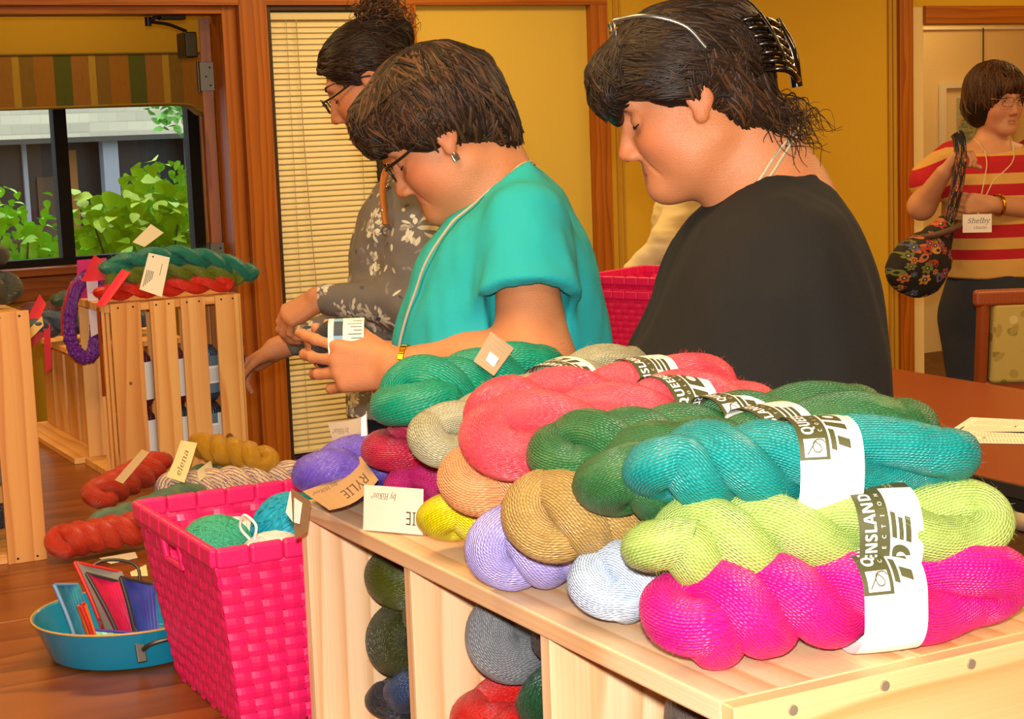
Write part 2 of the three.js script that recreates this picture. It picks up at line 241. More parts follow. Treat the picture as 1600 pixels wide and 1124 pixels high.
{
  const c = thing('slatted_crate', 'pine crate standing on end with teal, olive and red skeins on top', 'crate', [0, 0, 0]); c.position.set(1.12, 0.74, -3.83);
  const X = (x) => x - 1.12;
  part('end_board', span(X(0.975), X(1.275), 0.378, 0.395, -0.132, 0.132, 0), crateMs[0], c); part('end_board', span(X(0.975), X(1.275), 0, 0.017, -0.132, 0.132, 0), crateMs[0], c);
  slats(c, [[0.986, 1.053], [1.074, 1.131], [1.144, 1.2], [1.224, 1.278]].map((a) => a.map(X)), 0, 0.397, 0.137);
  slats(c, [[0.986, 1.053], [1.074, 1.131], [1.144, 1.2], [1.224, 1.278]].map((a) => a.map(X)), 0, 0.397, -0.137, -1);
  for (const [x, y, k] of [[-0.1, 0.22, 0.0035], [0.06, 0.075, 0.0085], [0.118, 0.072, 0.0095]]) { part('wood_knot', new THREE.CylinderGeometry(k, k, 0.0008, 16).rotateX(PI / 2).scale(1, 1.15, 1).translate(x, y, 0.1412), std(0x7a4a1c, 0.6), c); }
  for (const z of [0.105, 0.03, -0.045, -0.105]) part('slat', span(0.158, 0.166, 0, 0.397, z - 0.028, z + 0.028), pine(), c);
  for (const [x, w] of [[-0.148, 0.007], [-0.138, 0.008], [-0.158, 0.007]]) part('edge_strip', span(x - w / 2, x + w / 2, -0.0, 0.392, 0.118 - (x + 0.138) * 0.6, 0.13, 1), pine(), c);
}
{
  const c = thing('slatted_crate', 'low pine crate open towards the left behind the standing crate', 'crate', [1.1, 0.74, -4.28]);
  part('end_board', span(-0.145, 0.14, 0, 0.014, -0.29, 0.3, 2), crateMs[0], c); part('end_board', span(-0.145, 0.14, 0.262, 0.275, -0.29, 0.3, 2), crateMs[0], c);
  for (const [a, b] of [[0.205, 0.3], [0.09, 0.18], [-0.03, 0.065], [-0.15, -0.055], [-0.27, -0.175]]) part('slat', span(-0.072, -0.064, 0.014, 0.262, a, b), pine(), c);
  for (const [a, b] of [[0.205, 0.3], [0.09, 0.18], [-0.03, 0.065], [-0.15, -0.055], [-0.27, -0.175]]) part('slat', span(0.132, 0.14, 0.014, 0.262, a, b), pine(), c);
}
{
  const c = thing('slatted_crate', 'pine crate cut off by the left edge with grey yarn on top', 'crate', [0.5, 0.74, -3.25]);
  part('end_board', span(-0.16, 0.175, 0.438, 0.455, -0.14, 0.14, 0), crateMs[0], c); part('end_board', span(-0.16, 0.175, 0, 0.017, -0.14, 0.14, 0), crateMs[0], c);
  const S = [[0.112, 0.182], [0.028, 0.09], [-0.06, 0.005], [-0.16, -0.085]]; slats(c, S, 0, 0.457, 0.146); slats(c, S, 0, 0.457, -0.146, -1);
  for (const z of [0.1, 0.02, -0.06]) part('slat', span(-0.17, -0.162, 0, 0.457, z - 0.03, z + 0.03), pine(), c);
}
{
  const c = thing('cubby_shelf', 'long pine cubby shelf topped with piles of bright yarn skeins', 'shelf', [0.93, 0.74, -1.49]), y1 = 0.31, bm = pineMs;
  const x0 = -0.195, x1 = 0.2;
  part('top_plank', span(x0, x0 + 0.2, y1 - 0.02, y1, -0.45, 0.435, 2, 0.003), bm[0], c);
  part('top_plank', span(x0 + 0.2015, x1, y1 - 0.02, y1, -0.45, 0.435, 2, 0.003), bm[2], c);
  part('bottom_plank', span(x0, x1, 0, 0.018, -0.45, 0.435, 2), bm[0], c);
  const e = part('end_board', span(x0, x1, 0, y1, 0.435, 0.453, 0, 0.002), bm[2], c);
  for (let i = 0; i < 4; i++) part('nail', nailG.clone().translate(x0 + 0.055 + i * 0.092, y1 - 0.012 + 0.003 * sin(i * 7), 0.454), M.nail, e);
  part('end_board', span(x0, x1, 0.018, y1 - 0.02, -0.45, -0.432, 1), bm[0], c);
  for (const z of [-0.15, 0.15]) part('divider', span(x0 + 0.004, x1 - 0.01, 0.018, y1 - 0.02, z - 0.009, z + 0.009, 1), bm[0], c);
  part('back_board', span(x1 - 0.009, x1, 0.018, y1 - 0.02, -0.432, 0.435, 2), bm[3], c);
}
// ---------------------------------------------------------------- woven pink baskets
const pinkM = phy(new THREE.Color(0.80, 0.012, 0.12), 0.36, { bumpMap: dataTex(128, 128, (u, v) => 0.5 + 0.5 * sin(u * 40 * PI) * 0.5 + tn(u, v, 20, 20, 3, 2) * 0.3, false, 1, 1), bumpScale: 0.0002 });
const pinkM2 = phy(new THREE.Color(0.72, 0.01, 0.10), 0.4);
function basket(name, label, pos, turn, W, D, H, inset, hole, group) {
  const b = thing(name, label, 'basket', pos, turn, group);
  const half = (t) => [W / 2 - inset * (1 - t), D / 2 - inset * (1 - t)];
  // perimeter parameter 0..4: +z face, +x face, -z face, -x face
  const at = (q, t, o) => { const [hx, hz] = half(t), k = floor(q) % 4, f = (q - floor(q)) * 2 - 1; return k === 0 ? V(f * hx, t * H, hz + o) : k === 1 ? V(hx + o, t * H, -f * hz) : k === 2 ? V(-f * hx, t * H, -hz - o) : V(-hx - o, t * H, f * hz); };
  const rows = 12, nw = Math.round(W / 0.027), nd = Math.round(D / 0.027), N = [nw, nd, nw, nd], th = 0.0007;
  const cross = []; N.forEach((n, k) => { for (let i = 0; i < n; i++) cross.push(k + (i + 0.5) / n); });
  const hq = hole ? [3 + hole[0], 3 + hole[1]] : null, ht = hole ? [hole[2], hole[3]] : null, inHole = (q, t) => hole && q > hq[0] && q < hq[1] && t > ht[0] && t < ht[1];
  const ribbon = (F, n, mat, nm) => { // F(i) -> [edgeA, edgeB, outward]
    const pos = [], idx = [], uv = [];
    for (let i = 0; i <= n; i++) { const [a, c, o] = F(i / n), m = a.clone().add(c).multiplyScalar(0.5).addScaledVector(o, 0.0009); for (const [p, s] of [[a, 0], [m, th], [c, 0], [c, -th], [m, -th], [a, -th]]) { const w = p.clone().addScaledVector(o, s); pos.push(w.x, w.y, w.z); uv.push(s > 0 ? 0.5 : 0, i / n * 3); } }
    for (let i = 0; i < n; i++) for (let j = 0; j < 6; j++) { const a = i * 6 + j, c = i * 6 + (j + 1) % 6; idx.push(a, c, a + 6, a + 6, c, c + 6); }
    let g = new THREE.BufferGeometry(); g.setAttribute('position', new THREE.Float32BufferAttribute(pos, 3)); g.setAttribute('uv', new THREE.Float32BufferAttribute(uv, 2)); g.setIndex(idx); g = g.toNonIndexed(); g.computeVertexNormals(); return part(nm, g, mat, b);
  };
  const OUT = [V(0, 0, 1), V(1, 0, 0), V(0, 0, -1), V(-1, 0, 0)], A = 0.0019;
  const tr0 = 0.02, tr1 = 0.93, rowT = (j) => mix(tr0, tr1, (j + 0.5) / rows), rh = (tr1 - tr0) / rows * 0.47;
  for (let j = 0; j < rows; j++) {
    const t = rowT(j), holed = inHole((hq ?? [0, 0])[0] + 0.1, t);
    const q0 = holed ? hq[1] : 0, q1 = holed ? 4 + hq[0] : 4, n = cross.length * 4;
    ribbon((f) => {
      const q = mix(q0, q1, f) % 4, k = floor(q) % 4, ph = (q - k) * N[k] + [0, N[0], N[0] + N[1], 2 * N[0] + N[1]][k];
      const o = A * sin(PI * (ph + j)) ; return [at(q, t - rh, o), at(q, t + rh, o), OUT[k]];
    }, n, pinkM, 'horizontal_strip');
  }
  cross.forEach((q, i) => {
    const k = floor(q), dw = 0.5 / N[k] * 0.9;
    const pieces = hole && q > hq[0] && q < hq[1] ? [[0, ht[0]], [ht[1], 0.97]] : [[0, 0.97]];
    for (const [a, c] of pieces) ribbon((f) => { const t = mix(a, c, f), ph = (t - tr0) / (tr1 - tr0) * rows - 0.5, o = -A * sin(PI * (i + 0.5)) * cos(PI * ph) ; const e = 1e-4; return [at(max(k + e, q - dw), t, o), at(min(k + 1 - e, q + dw), t, o), OUT[k]]; }, max(4, Math.round((c - a) * rows * 4)), pinkM2, 'vertical_strip');
  });
  // wrapped rim
  const seg = [Math.round(W / 0.045), Math.round(D / 0.045)];
  for (let k = 0; k < 4; k++) for (let i = 0; i < seg[k % 2]; i++) { const n = seg[k % 2], L = (k % 2 ? D : W) / n; const g = new RoundedBoxGeometry(L * 0.985, 0.026, 0.012, 2, 0.005); if (k % 2) g.rotateY(PI / 2); const p = at(k + (i + 0.5) / n, 0.955, 0.001); const m = part('rim_wrap', g, pinkM, b); m.position.copy(p); }
  if (hole) { const P = [[hq[0], ht[0]], [hq[1], ht[0]], [hq[1], ht[1]], [hq[0], ht[1]]].map(([q, t]) => at(q, t, 0.001)); for (let i = 0; i < 4; i++) part('handle_edge', new THREE.TubeGeometry(new THREE.LineCurve3(P[i], P[(i + 1) % 4]), 4, 0.005, 8), pinkM, b); }
  part('base_panel', new RoundedBoxGeometry(W - 2 * inset - 0.006, 0.006, D - 2 * inset - 0.006, 1, 0.002).translate(0, 0.004, 0), pinkM2, b);
  return b;
}
basket('woven_basket', 'tall hot pink woven basket filled with yarn balls beside the cubby shelf', [0.795, 0.741, -2.165], 0, 0.31, 0.345, 0.25, 0.035, [0.34, 0.56, 0.77, 0.9]);
basket('woven_basket', 'upper of two nested pink woven baskets behind the woman in teal', [2.86, 0.783, -4.42], 0.42, 0.36, 0.3, 0.245, 0.04, null);
basket('woven_basket', 'lower of two nested pink woven baskets behind the woman in teal', [2.86, 0.741, -4.42], 0.42, 0.372, 0.312, 0.245, 0.034, null);
// ---------------------------------------------------------------- yarn
// strands side by side along v, each twisted from two plies; tile is 64 mm square
function yarnMaps(n, ply, fuzz, seed) {
  const r = RNG(seed), ph = Array.from({ length: n }, () => r());
  const H = (u, v) => { const w = ((u + 0.012 * tn(u, v, 3, 5, seed, 2)) % 1 + 1) % 1 * n, i = floor(w) % n, c = (w - floor(w)) * 2 - 1; return [i, c, sqrt(max(0, 1 - c * c)), 0.5 + 0.5 * sin(2 * PI * (v * ply + c * 0.55 + ph[i]))]; };
  const bump = dataTex(512, 512, (u, v) => { const [, , p, q] = H(u, v); return 0.15 + 0.55 * p + 0.25 * q * p + fuzz * tn(u, v, 60, 40, seed + 1, 2); }, false);
  const map = dataTex(512, 512, (u, v) => { return clamp(0.92 + 0.16 * tn(u, v, 14, 6, seed + 2, 3)); }, true);
  return { map, bump };
}
const YT = [yarnMaps(26, 20, 0.15, 101), yarnMaps(34, 12, 0.45, 102), yarnMaps(16, 15, 0.2, 103)];
const yarnCache = {};
function yarnMat(hex, kind = 0, gloss = 0.36) {
  const k = hex + '_' + kind; if (yarnCache[k]) return yarnCache[k];
  const t = YT[kind]; return yarnCache[k] = phy(hex, gloss, { map: t.map, bumpMap: t.bump, bumpScale: kind === 1 ? 0.0016 : 0.0024, sheen: kind === 1 ? 0.5 : 0.25, sheenRoughness: 0.5, sheenColor: new THREE.Color(hex).lerp(new THREE.Color(1, 1, 1), 0.25), specularIntensity: 1 });
}
// a twisted hank: one thick closed loop folded on itself, along local x, centred
function hankGeo({ L, R, half = 4.5, bias = 0, seed = 1, flat = 0.86, waist = 0.25, bend = 0, phase = 0, loop = 0.55, rag = 1, split = 0.05 }) {
  const r = RNG(seed * 77 + 5), pts = [], n = 26, rp = R * 0.57, A = [], B = [], p0 = phase, j1 = r() * 9;
  const ang = (t) => p0 + half * PI * (t * 0.5 + bias * (t * t - 1) * 0.25), off = (t) => R * 0.5 * (1 - waist * 0.6 * Math.exp(-t * t * 12)) * (1 - 0.12 * sst(0.75, 1, t)) * (1 + split * sst(-0.55, -1, t));
  const xe = L / 2 - R * 0.62 - R * loop * 0.6, ctr = (t) => V(t * xe, bend * (1 - t * t) + R * 0.1 * n3(t * 2, seed, 3.3), R * 0.14 * n3(t * 1.7, seed, 8.1));
  const P = (t, s) => { const a = ang(t) + s * PI, o = off(t); return ctr(t).add(V(0, o * cos(a), o * sin(a))); };
  for (let i = 0; i <= n; i++) A.push(P(i / n * 2 - 1, 0));
  const cap = (t, dir, s0) => { const a = ang(t) + s0 * PI, o = off(t), q = []; for (let i = 1; i < 6; i++) { const b = i / 6 * PI; q.push(ctr(t).add(V(dir * R * loop * sin(b), o * cos(b) * cos(a), o * cos(b) * sin(a)))); } return q; };
  for (let i = n; i >= 0; i--) B.push(P(i / n * 2 - 1, 1));
  pts.push(...A, ...cap(1, 1, 0), ...B, ...cap(-1, -1, 1));
  const sg = 300, g = sweep(pts, (f) => (a, s) => rp * (1 + 0.1 * rag * n3(s * 14, cos(a) * 1.2 + j1, sin(a) * 1.2 + seed) + 0.025 * rag * n3(s * 60, cos(a) * 5 + j1, sin(a) * 5)), sg, 30, true);
  const p = g.attributes.position, uv = g.attributes.uv, circ = 2 * PI * rp / 0.064;
  for (let i = 0; i < p.count; i++) { p.setY(i, p.getY(i) * flat); const v = uv.getY(i) / 0.064; uv.setXY(i, uv.getX(i) * Math.max(1, Math.round(circ)) + v * 0.22 + seed * 0.37, v); }
  g.computeVertexNormals();
  return g;
}
const _x = V(1, 0, 0);
function hank(label, hex, E0, E1, o = {}, group) {
  const a = V(...E0), b = V(...E1), d = b.clone().sub(a), L = d.length();
  const h = thing('yarn_hank', label, 'yarn', a.clone().add(b).multiplyScalar(0.5).toArray(), 0, group);
  h.quaternion.setFromUnitVectors(_x, d.normalize());
  if (o.roll) h.rotateX(o.roll);
  part('twisted_strands', hankGeo({ L, ...o }), yarnMat(hex, o.kind ?? 0), h);
  if (o.fuzz) part('fuzz', fuzzGeo(h.children[0].geometry, o.fuzz, o.fuzzLen ?? 0.009, o.seed ?? 1, o.fuzzW), phy(hex, 0.6, { sheen: 0.3 }), h).userData.kind = 'stuff';
  if (o.band) bandOn(h, o);
  return h;
}
// flyaway fibres standing off a surface, thin curved blades
function fuzzGeo(g, n, len, seed, w = 0.00012) {
  const r = RNG(seed * 13 + 1), p = g.attributes.position, nn = g.attributes.normal, pos = [], idx = [];
  for (let k = 0; k < n; k++) {
    const i = floor(r() * p.count), P = V(p.getX(i), p.getY(i), p.getZ(i)), N = V(nn.getX(i), nn.getY(i), nn.getZ(i)), T = V(r() - 0.5, r() - 0.5, r() - 0.5); T.sub(N.clone().multiplyScalar(T.dot(N))).normalize();
    const S = N.clone().cross(T), l = len * (0.4 + r()), c0 = pos.length / 3;
    for (let q = 0; q <= 3; q++) { const f = q / 3, c = P.clone().addScaledVector(N, l * (f - 0.35 * f * f) * 0.6 - 0.0006).addScaledVector(T, l * f * f * 0.9); for (const s of [-1, 1]) { const e = c.clone().addScaledVector(S, s * w * (1 - 0.7 * f)); pos.push(e.x, e.y, e.z); } }
    for (let q = 0; q < 3; q++) { const a = c0 + q * 2; idx.push(a, a + 1, a + 2, a + 2, a + 1, a + 3); }
  }
  const q = new THREE.BufferGeometry(); q.setAttribute('position', new THREE.Float32BufferAttribute(pos, 3)); q.setIndex(idx); q.computeVertexNormals(); return q;
}
// printed paper band: u runs across the band, v around it
const OL = '#4a4a26';
const bandT = canvasTex(512, 2048, (c, w, h) => {
  c.fillStyle = '#f6f3ea'; c.fillRect(0, 0, w, h);
  const top = 60, len = 980;                     // printed panel, read from the bottom upwards
  c.fillStyle = OL; c.fillRect(0, top, w * 0.47, len);
  c.fillStyle = OL; c.fillRect(0, top - 60, w, 110);
  c.save(); c.translate(0, top + len); c.rotate(-PI / 2);
  c.fillStyle = '#fff'; c.font = 'bold 104px sans-serif'; c.textBaseline = 'middle'; c.textAlign = 'left'; c.save(); c.translate(168, 92); c.scale(1.04, 1.25); c.fillText('QUEENSLAND', 0, 0, 700); c.restore();
  c.fillStyle = '#e9e6d4'; c.font = '44px sans-serif'; 'COLLECTION'.split('').forEach((ch, i) => c.fillText(ch, 190 + i * 72, 192));
  c.fillStyle = OL; c.save(); c.transform(1, 0, -0.32, 1, 0, 0);
  const T = (x, parts) => parts.forEach(([a, b, ww, hh]) => c.fillRect(x + a, 256 + b, ww, hh));
  T(150, [[0, 0, 150, 44], [46, 60, 62, 96]]); T(330, [[0, 0, 62, 156]]); T(640, [[0, 0, 170, 40], [0, 58, 150, 36], [0, 112, 170, 44]]);
  c.beginPath(); c.moveTo(430, 256); c.lineTo(540, 256); c.bezierCurveTo(620, 256, 640, 412, 530, 412); c.lineTo(430, 412); c.closePath(); c.fill(); c.fillStyle = '#f6f3ea'; c.beginPath(); c.ellipse(520, 334, 34, 40, 0, 0, 7); c.fill();
  c.restore();
  c.fillStyle = '#77755c'; c.font = '30px sans-serif'; c.fillText('35% Wool, Cotton, Alpaca, & Wool', 160, 468, 640);
  c.fillStyle = '#f6f3ea'; c.fillRect(20, 40, 120, 170); c.strokeStyle = OL; c.lineWidth = 9; c.beginPath(); c.moveTo(36, 60); c.lineTo(120, 130); c.bezierCurveTo(60, 240, 20, 120, 80, 110); c.bezierCurveTo(140, 100, 150, 200, 110, 205); c.stroke();
  c.restore();
  c.fillStyle = '#cfc9a4'; c.font = '34px sans-serif'; c.save(); c.translate(330, 50); c.rotate(-PI / 2); c.fillText('5.25 sts', -55, 0); c.fillText('260 yds', -55, 46); c.restore();
  c.fillStyle = '#c9c4b0'; c.fillRect(0, 0, w * 0.62, 44);
  c.fillStyle = '#999'; c.save(); c.translate(200, 1330); c.font = '40px sans-serif'; c.fillText('8 75121 3', 60, -60); for (let i = 0; i < 34; i++) c.fillRect(i * 7 + (i * 37 % 3), 300, 2 + i % 3, 90); c.restore();
});
const bandM = std(0xffffff, 0.55, { map: bandT, side: THREE.DoubleSide });
function ringGeo(w, ry, rz, turn, pw = 2.3, wob = 0.04, seed = 1) {
  const pos = [], uv = [], idx = [], n = 72, m = 4;
  for (let i = 0; i <= n; i++) { const a = i / n * 2 * PI, ca = cos(a + turn), sa = sin(a + turn), k = Math.pow(Math.pow(abs(ca), pw) + Math.pow(abs(sa), pw), -1 / pw) * (1 + wob * n3(cos(a) * 1.5, sin(a) * 1.5, seed)); for (let j = 0; j <= m; j++) { const f = j / m; pos.push((f - 0.5) * w, ry * k * ca * (1 + 0.02 * sin(f * PI)), rz * k * sa * (1 + 0.02 * sin(f * PI))); uv.push(f, 1 - i / n); } }
  for (let i = 0; i < n; i++) for (let j = 0; j < m; j++) { const a = i * (m + 1) + j, b = a + m + 1; idx.push(a, b, a + 1, a + 1, b, b + 1); }
  const g = new THREE.BufferGeometry(); g.setAttribute('position', new THREE.Float32BufferAttribute(pos, 3)); g.setAttribute('uv', new THREE.Float32BufferAttribute(uv, 2)); g.setIndex(idx); g.computeVertexNormals(); return g;
}
function bandOn(h, o) { const b = o.band, R = o.R; part('paper_band', ringGeo(b.w ?? 0.05, R * (o.flat ?? 0.86) * (b.ky ?? 1.03), R * (b.kz ?? 1.06), b.turn ?? 0, b.pw ?? 2.6, 0.03, o.seed), bandM, h).position.x = b.x ?? 0.02; h.children[h.children.length - 1].userData.label = 'white and olive printed paper band'; }
const GB = 'skeins piled on the cubby shelf';
hank('hot pink yarn hank with paper band at the front edge of the shelf', 0xff0c86, [0.728, 1.096, -1.143], [1.045, 1.096, -1.052], { R: 0.043, half: 3.6, bias: -0.75, split: 0.15, seed: 3, flat: 0.97, bend: 0.002, phase: 1.2, fuzz: 2600, band: { x: 0.03, turn: -1.95, w: 0.055 } }, GB);
hank('lime green yarn hank with paper band, resting on the hot pink one', 0xb4d068, [0.73, 1.1495, -1.172], [1.04, 1.1485, -1.066], { R: 0.0405, half: 3.4, bias: -0.75, split: 0.12, seed: 9, flat: 0.92, phase: 0.3, fuzz: 2600, band: { x: 0.045, turn: 0.0, w: 0.055 } }, GB);
hank('turquoise yarn hank with paper band, topmost at the front of the pile', 0x10968f, [0.748, 1.207, -1.196], [1.022, 1.203, -1.086], { R: 0.0405, half: 3.0, bias: -0.75, split: 0.12, seed: 5, flat: 0.92, phase: 2.6, fuzz: 2400, band: { x: 0.012, turn: -1.9, w: 0.054 } }, GB);
hank('pale blue yarn hank low down behind the hot pink one', 0xd3e4fa, [0.742, 1.0885, -1.285], [1.05, 1.0885, -1.2], { R: 0.038, half: 4.6, split: 0.2, bias: -0.8, seed: 12, fuzz: 900 }, GB);
hank('lavender yarn hank lying on the shelf front edge beneath the tan one', 0xb9abee, [0.717, 1.0955, -1.435], [1.04, 1.093, -1.33], { R: 0.044, half: 4.4, split: 0.2, bias: -0.8, seed: 14, phase: 0.8, fuzz: 900 }, GB);
hank('bright yellow yarn hank lying on the shelf beside the folded white card', 0xf2df00, [0.742, 1.0905, -1.6], [1.05, 1.0905, -1.5], { R: 0.04, half: 4.6, seed: 16, phase: 1.9, fuzz: 900 }, GB);
hank('tan yarn hank stacked on the lavender and pale blue ones', 0xbd944f, [0.708, 1.143, -1.34], [1.02, 1.143, -1.262], { R: 0.044, half: 4.6, split: 0.2, bias: -0.8, seed: 18, phase: 0.5, fuzz: 900 }, GB);
hank('peach orange yarn hank stacked between coral and yellow', 0xffa468, [0.73, 1.145, -1.52], [1.03, 1.143, -1.42], { R: 0.043, half: 4, split: 0.2, bias: -0.8, seed: 20, phase: 2.2, fuzz: 1000 }, GB);
hank('dark green yarn hank nearer to the turquoise one', 0x33733a, [0.735, 1.186, -1.252], [1.07, 1.208, -1.2], { R: 0.048, half: 4, bias: -0.6, split: 0.15, seed: 22, phase: 1.0, fuzz: 1500, band: { x: 0.012, turn: -0.8, w: 0.046 } }, GB);
hank('dark green yarn hank between the coral ones and its twin', 0x2f6f38, [0.748, 1.189, -1.362], [1.105, 1.203, -1.312], { R: 0.042, half: 4.6, split: 0.15, bias: -0.5, seed: 24, phase: 2.9, fuzz: 1500, band: { x: 0.02, turn: -2.2, w: 0.046 } }, GB);
hank('coral pink yarn hank nearer to the dark green ones', 0xff4d58, [0.728, 1.193, -1.458], [1.05, 1.204, -1.415], { R: 0.05, half: 2.8, seed: 26, phase: 0.4, kind: 1, fuzz: 3000, band: { x: 0.06, turn: -1.5, w: 0.046, ky: 0.95 } }, GB);
hank('coral pink yarn hank farther back beside the beige one', 0xff4855, [0.79, 1.198, -1.575], [1.085, 1.208, -1.53], { R: 0.044, half: 2.8, seed: 28, phase: 1.8, kind: 1, fuzz: 3000, band: { x: 0.05, turn: -0.7, w: 0.046 } }, GB);
hank('silvery beige yarn hank between the coral and emerald ones', 0xbbb48c, [0.745, 1.165, -1.605], [1.09, 1.21, -1.735], { R: 0.038, half: 4.6, seed: 30, phase: 0.2, fuzz: 1200, band: { x: 0.05, turn: -2.0, w: 0.044 } }, GB);
hank('emerald green yarn hank with curled loops at the back of the pile', 0x009c74, [0.79, 1.178, -1.785], [1.05, 1.192, -1.865], { R: 0.05, half: 3.8, split: 0.35, bias: -0.5, seed: 32, phase: 1.1, kind: 2, fuzz: 1200 }, GB);
hank('crimson yarn hank with grey card band at the back of the shelf', 0xbd1440, [0.776, 1.126, -1.818], [1.07, 1.1, -1.775], { R: 0.042, half: 4.2, seed: 34, phase: 2.0, fuzz: 1200 }, GB);
hank('raspberry pink yarn hank tucked under the crimson one', 0xc4146c, [0.785, 1.0835, -1.785], [1.07, 1.0845, -1.7], { R: 0.0325, half: 4.6, seed: 36, phase: 0.6, fuzz: 900 }, GB);
hank('purple fuzzy yarn hank at the far corner of the shelf', 0x6f52c0, [0.717, 1.0935, -1.892], [1.05, 1.0935, -1.892], { R: 0.0435, half: 4.2, seed: 38, phase: 1.4, kind: 1, fuzz: 3600, fuzzLen: 0.012 }, GB);
// ---------------------------------------------------------------- people: distance fields meshed with surface nets
const smin = (a, b, k) => { const h = max(k - abs(a - b), 0) / k; return min(a, b) - h * h * k * 0.25; };
const smax = (a, b, k) => -smin(-a, -b, k);
const cone = (a, b, r0, r1) => { const bx = b[0] - a[0], by = b[1] - a[1], bz = b[2] - a[2], bb = 1 / (bx * bx + by * by + bz * bz); return (x, y, z) => { const px = x - a[0], py = y - a[1], pz = z - a[2], t = clamp((px * bx + py * by + pz * bz) * bb); return hypot(px - t * bx, py - t * by, pz - t * bz) - (r0 + (r1 - r0) * t); }; };
const ell = (c, r) => (x, y, z) => { const a = (x - c[0]) / r[0], b = (y - c[1]) / r[1], d = (z - c[2]) / r[2], k0 = hypot(a, b, d), k1 = hypot(a / r[0], b / r[1], d / r[2]); return k1 < 1e-9 ? -min(...r) : k0 * (k0 - 1) / k1; };
const union = (k, ...fs) => (x, y, z) => { let d = fs[0](x, y, z); for (let i = 1; i < fs.length; i++) d = smin(d, fs[i](x, y, z), k); return d; };
const minus = (k, f, g) => (x, y, z) => smax(f(x, y, z), -g(x, y, z), k);
// body sections [y, front, back, half width, (z centre)], rising
function loft(S, cap = 0.03) {
  S = S.slice().sort((a, b) => a[0] - b[0]); const n = S.length, y0 = S[0][0], y1 = S[n - 1][0];
  return (x, y, z) => {
    const yy = clamp(y, y0, y1); let i = 0; while (i < n - 2 && S[i + 1][0] < yy) i++;
    const A = S[i], B = S[i + 1], Z = S[max(0, i - 1)], C = S[min(n - 1, i + 2)], t = (yy - A[0]) / (B[0] - A[0]);
    const cr = (k) => { const a = A[k], b = B[k], m0 = (b - Z[k]) / 2, m1 = (C[k] - a) / 2, t2 = t * t, t3 = t2 * t; return (2 * t3 - 3 * t2 + 1) * a + (t3 - 2 * t2 + t) * m0 + (-2 * t3 + 3 * t2) * b + (t3 - t2) * m1; };
    const f = cr(1), b = cr(2), rz = cr(3), rx = (f - b) / 2, u = (x - (f + b) / 2) / rx, v = (z - (A[4] ?? 0)) / rz, q = Math.pow(Math.pow(abs(u), 2.3) + Math.pow(abs(v), 2.3), 1 / 2.3), dr = (q - 1) * min(rx, rz), dy = abs(y - yy);
    return dr > 0 ? hypot(dr, dy) : max(dr, dy > 0 ? dy : dr);
  };
}
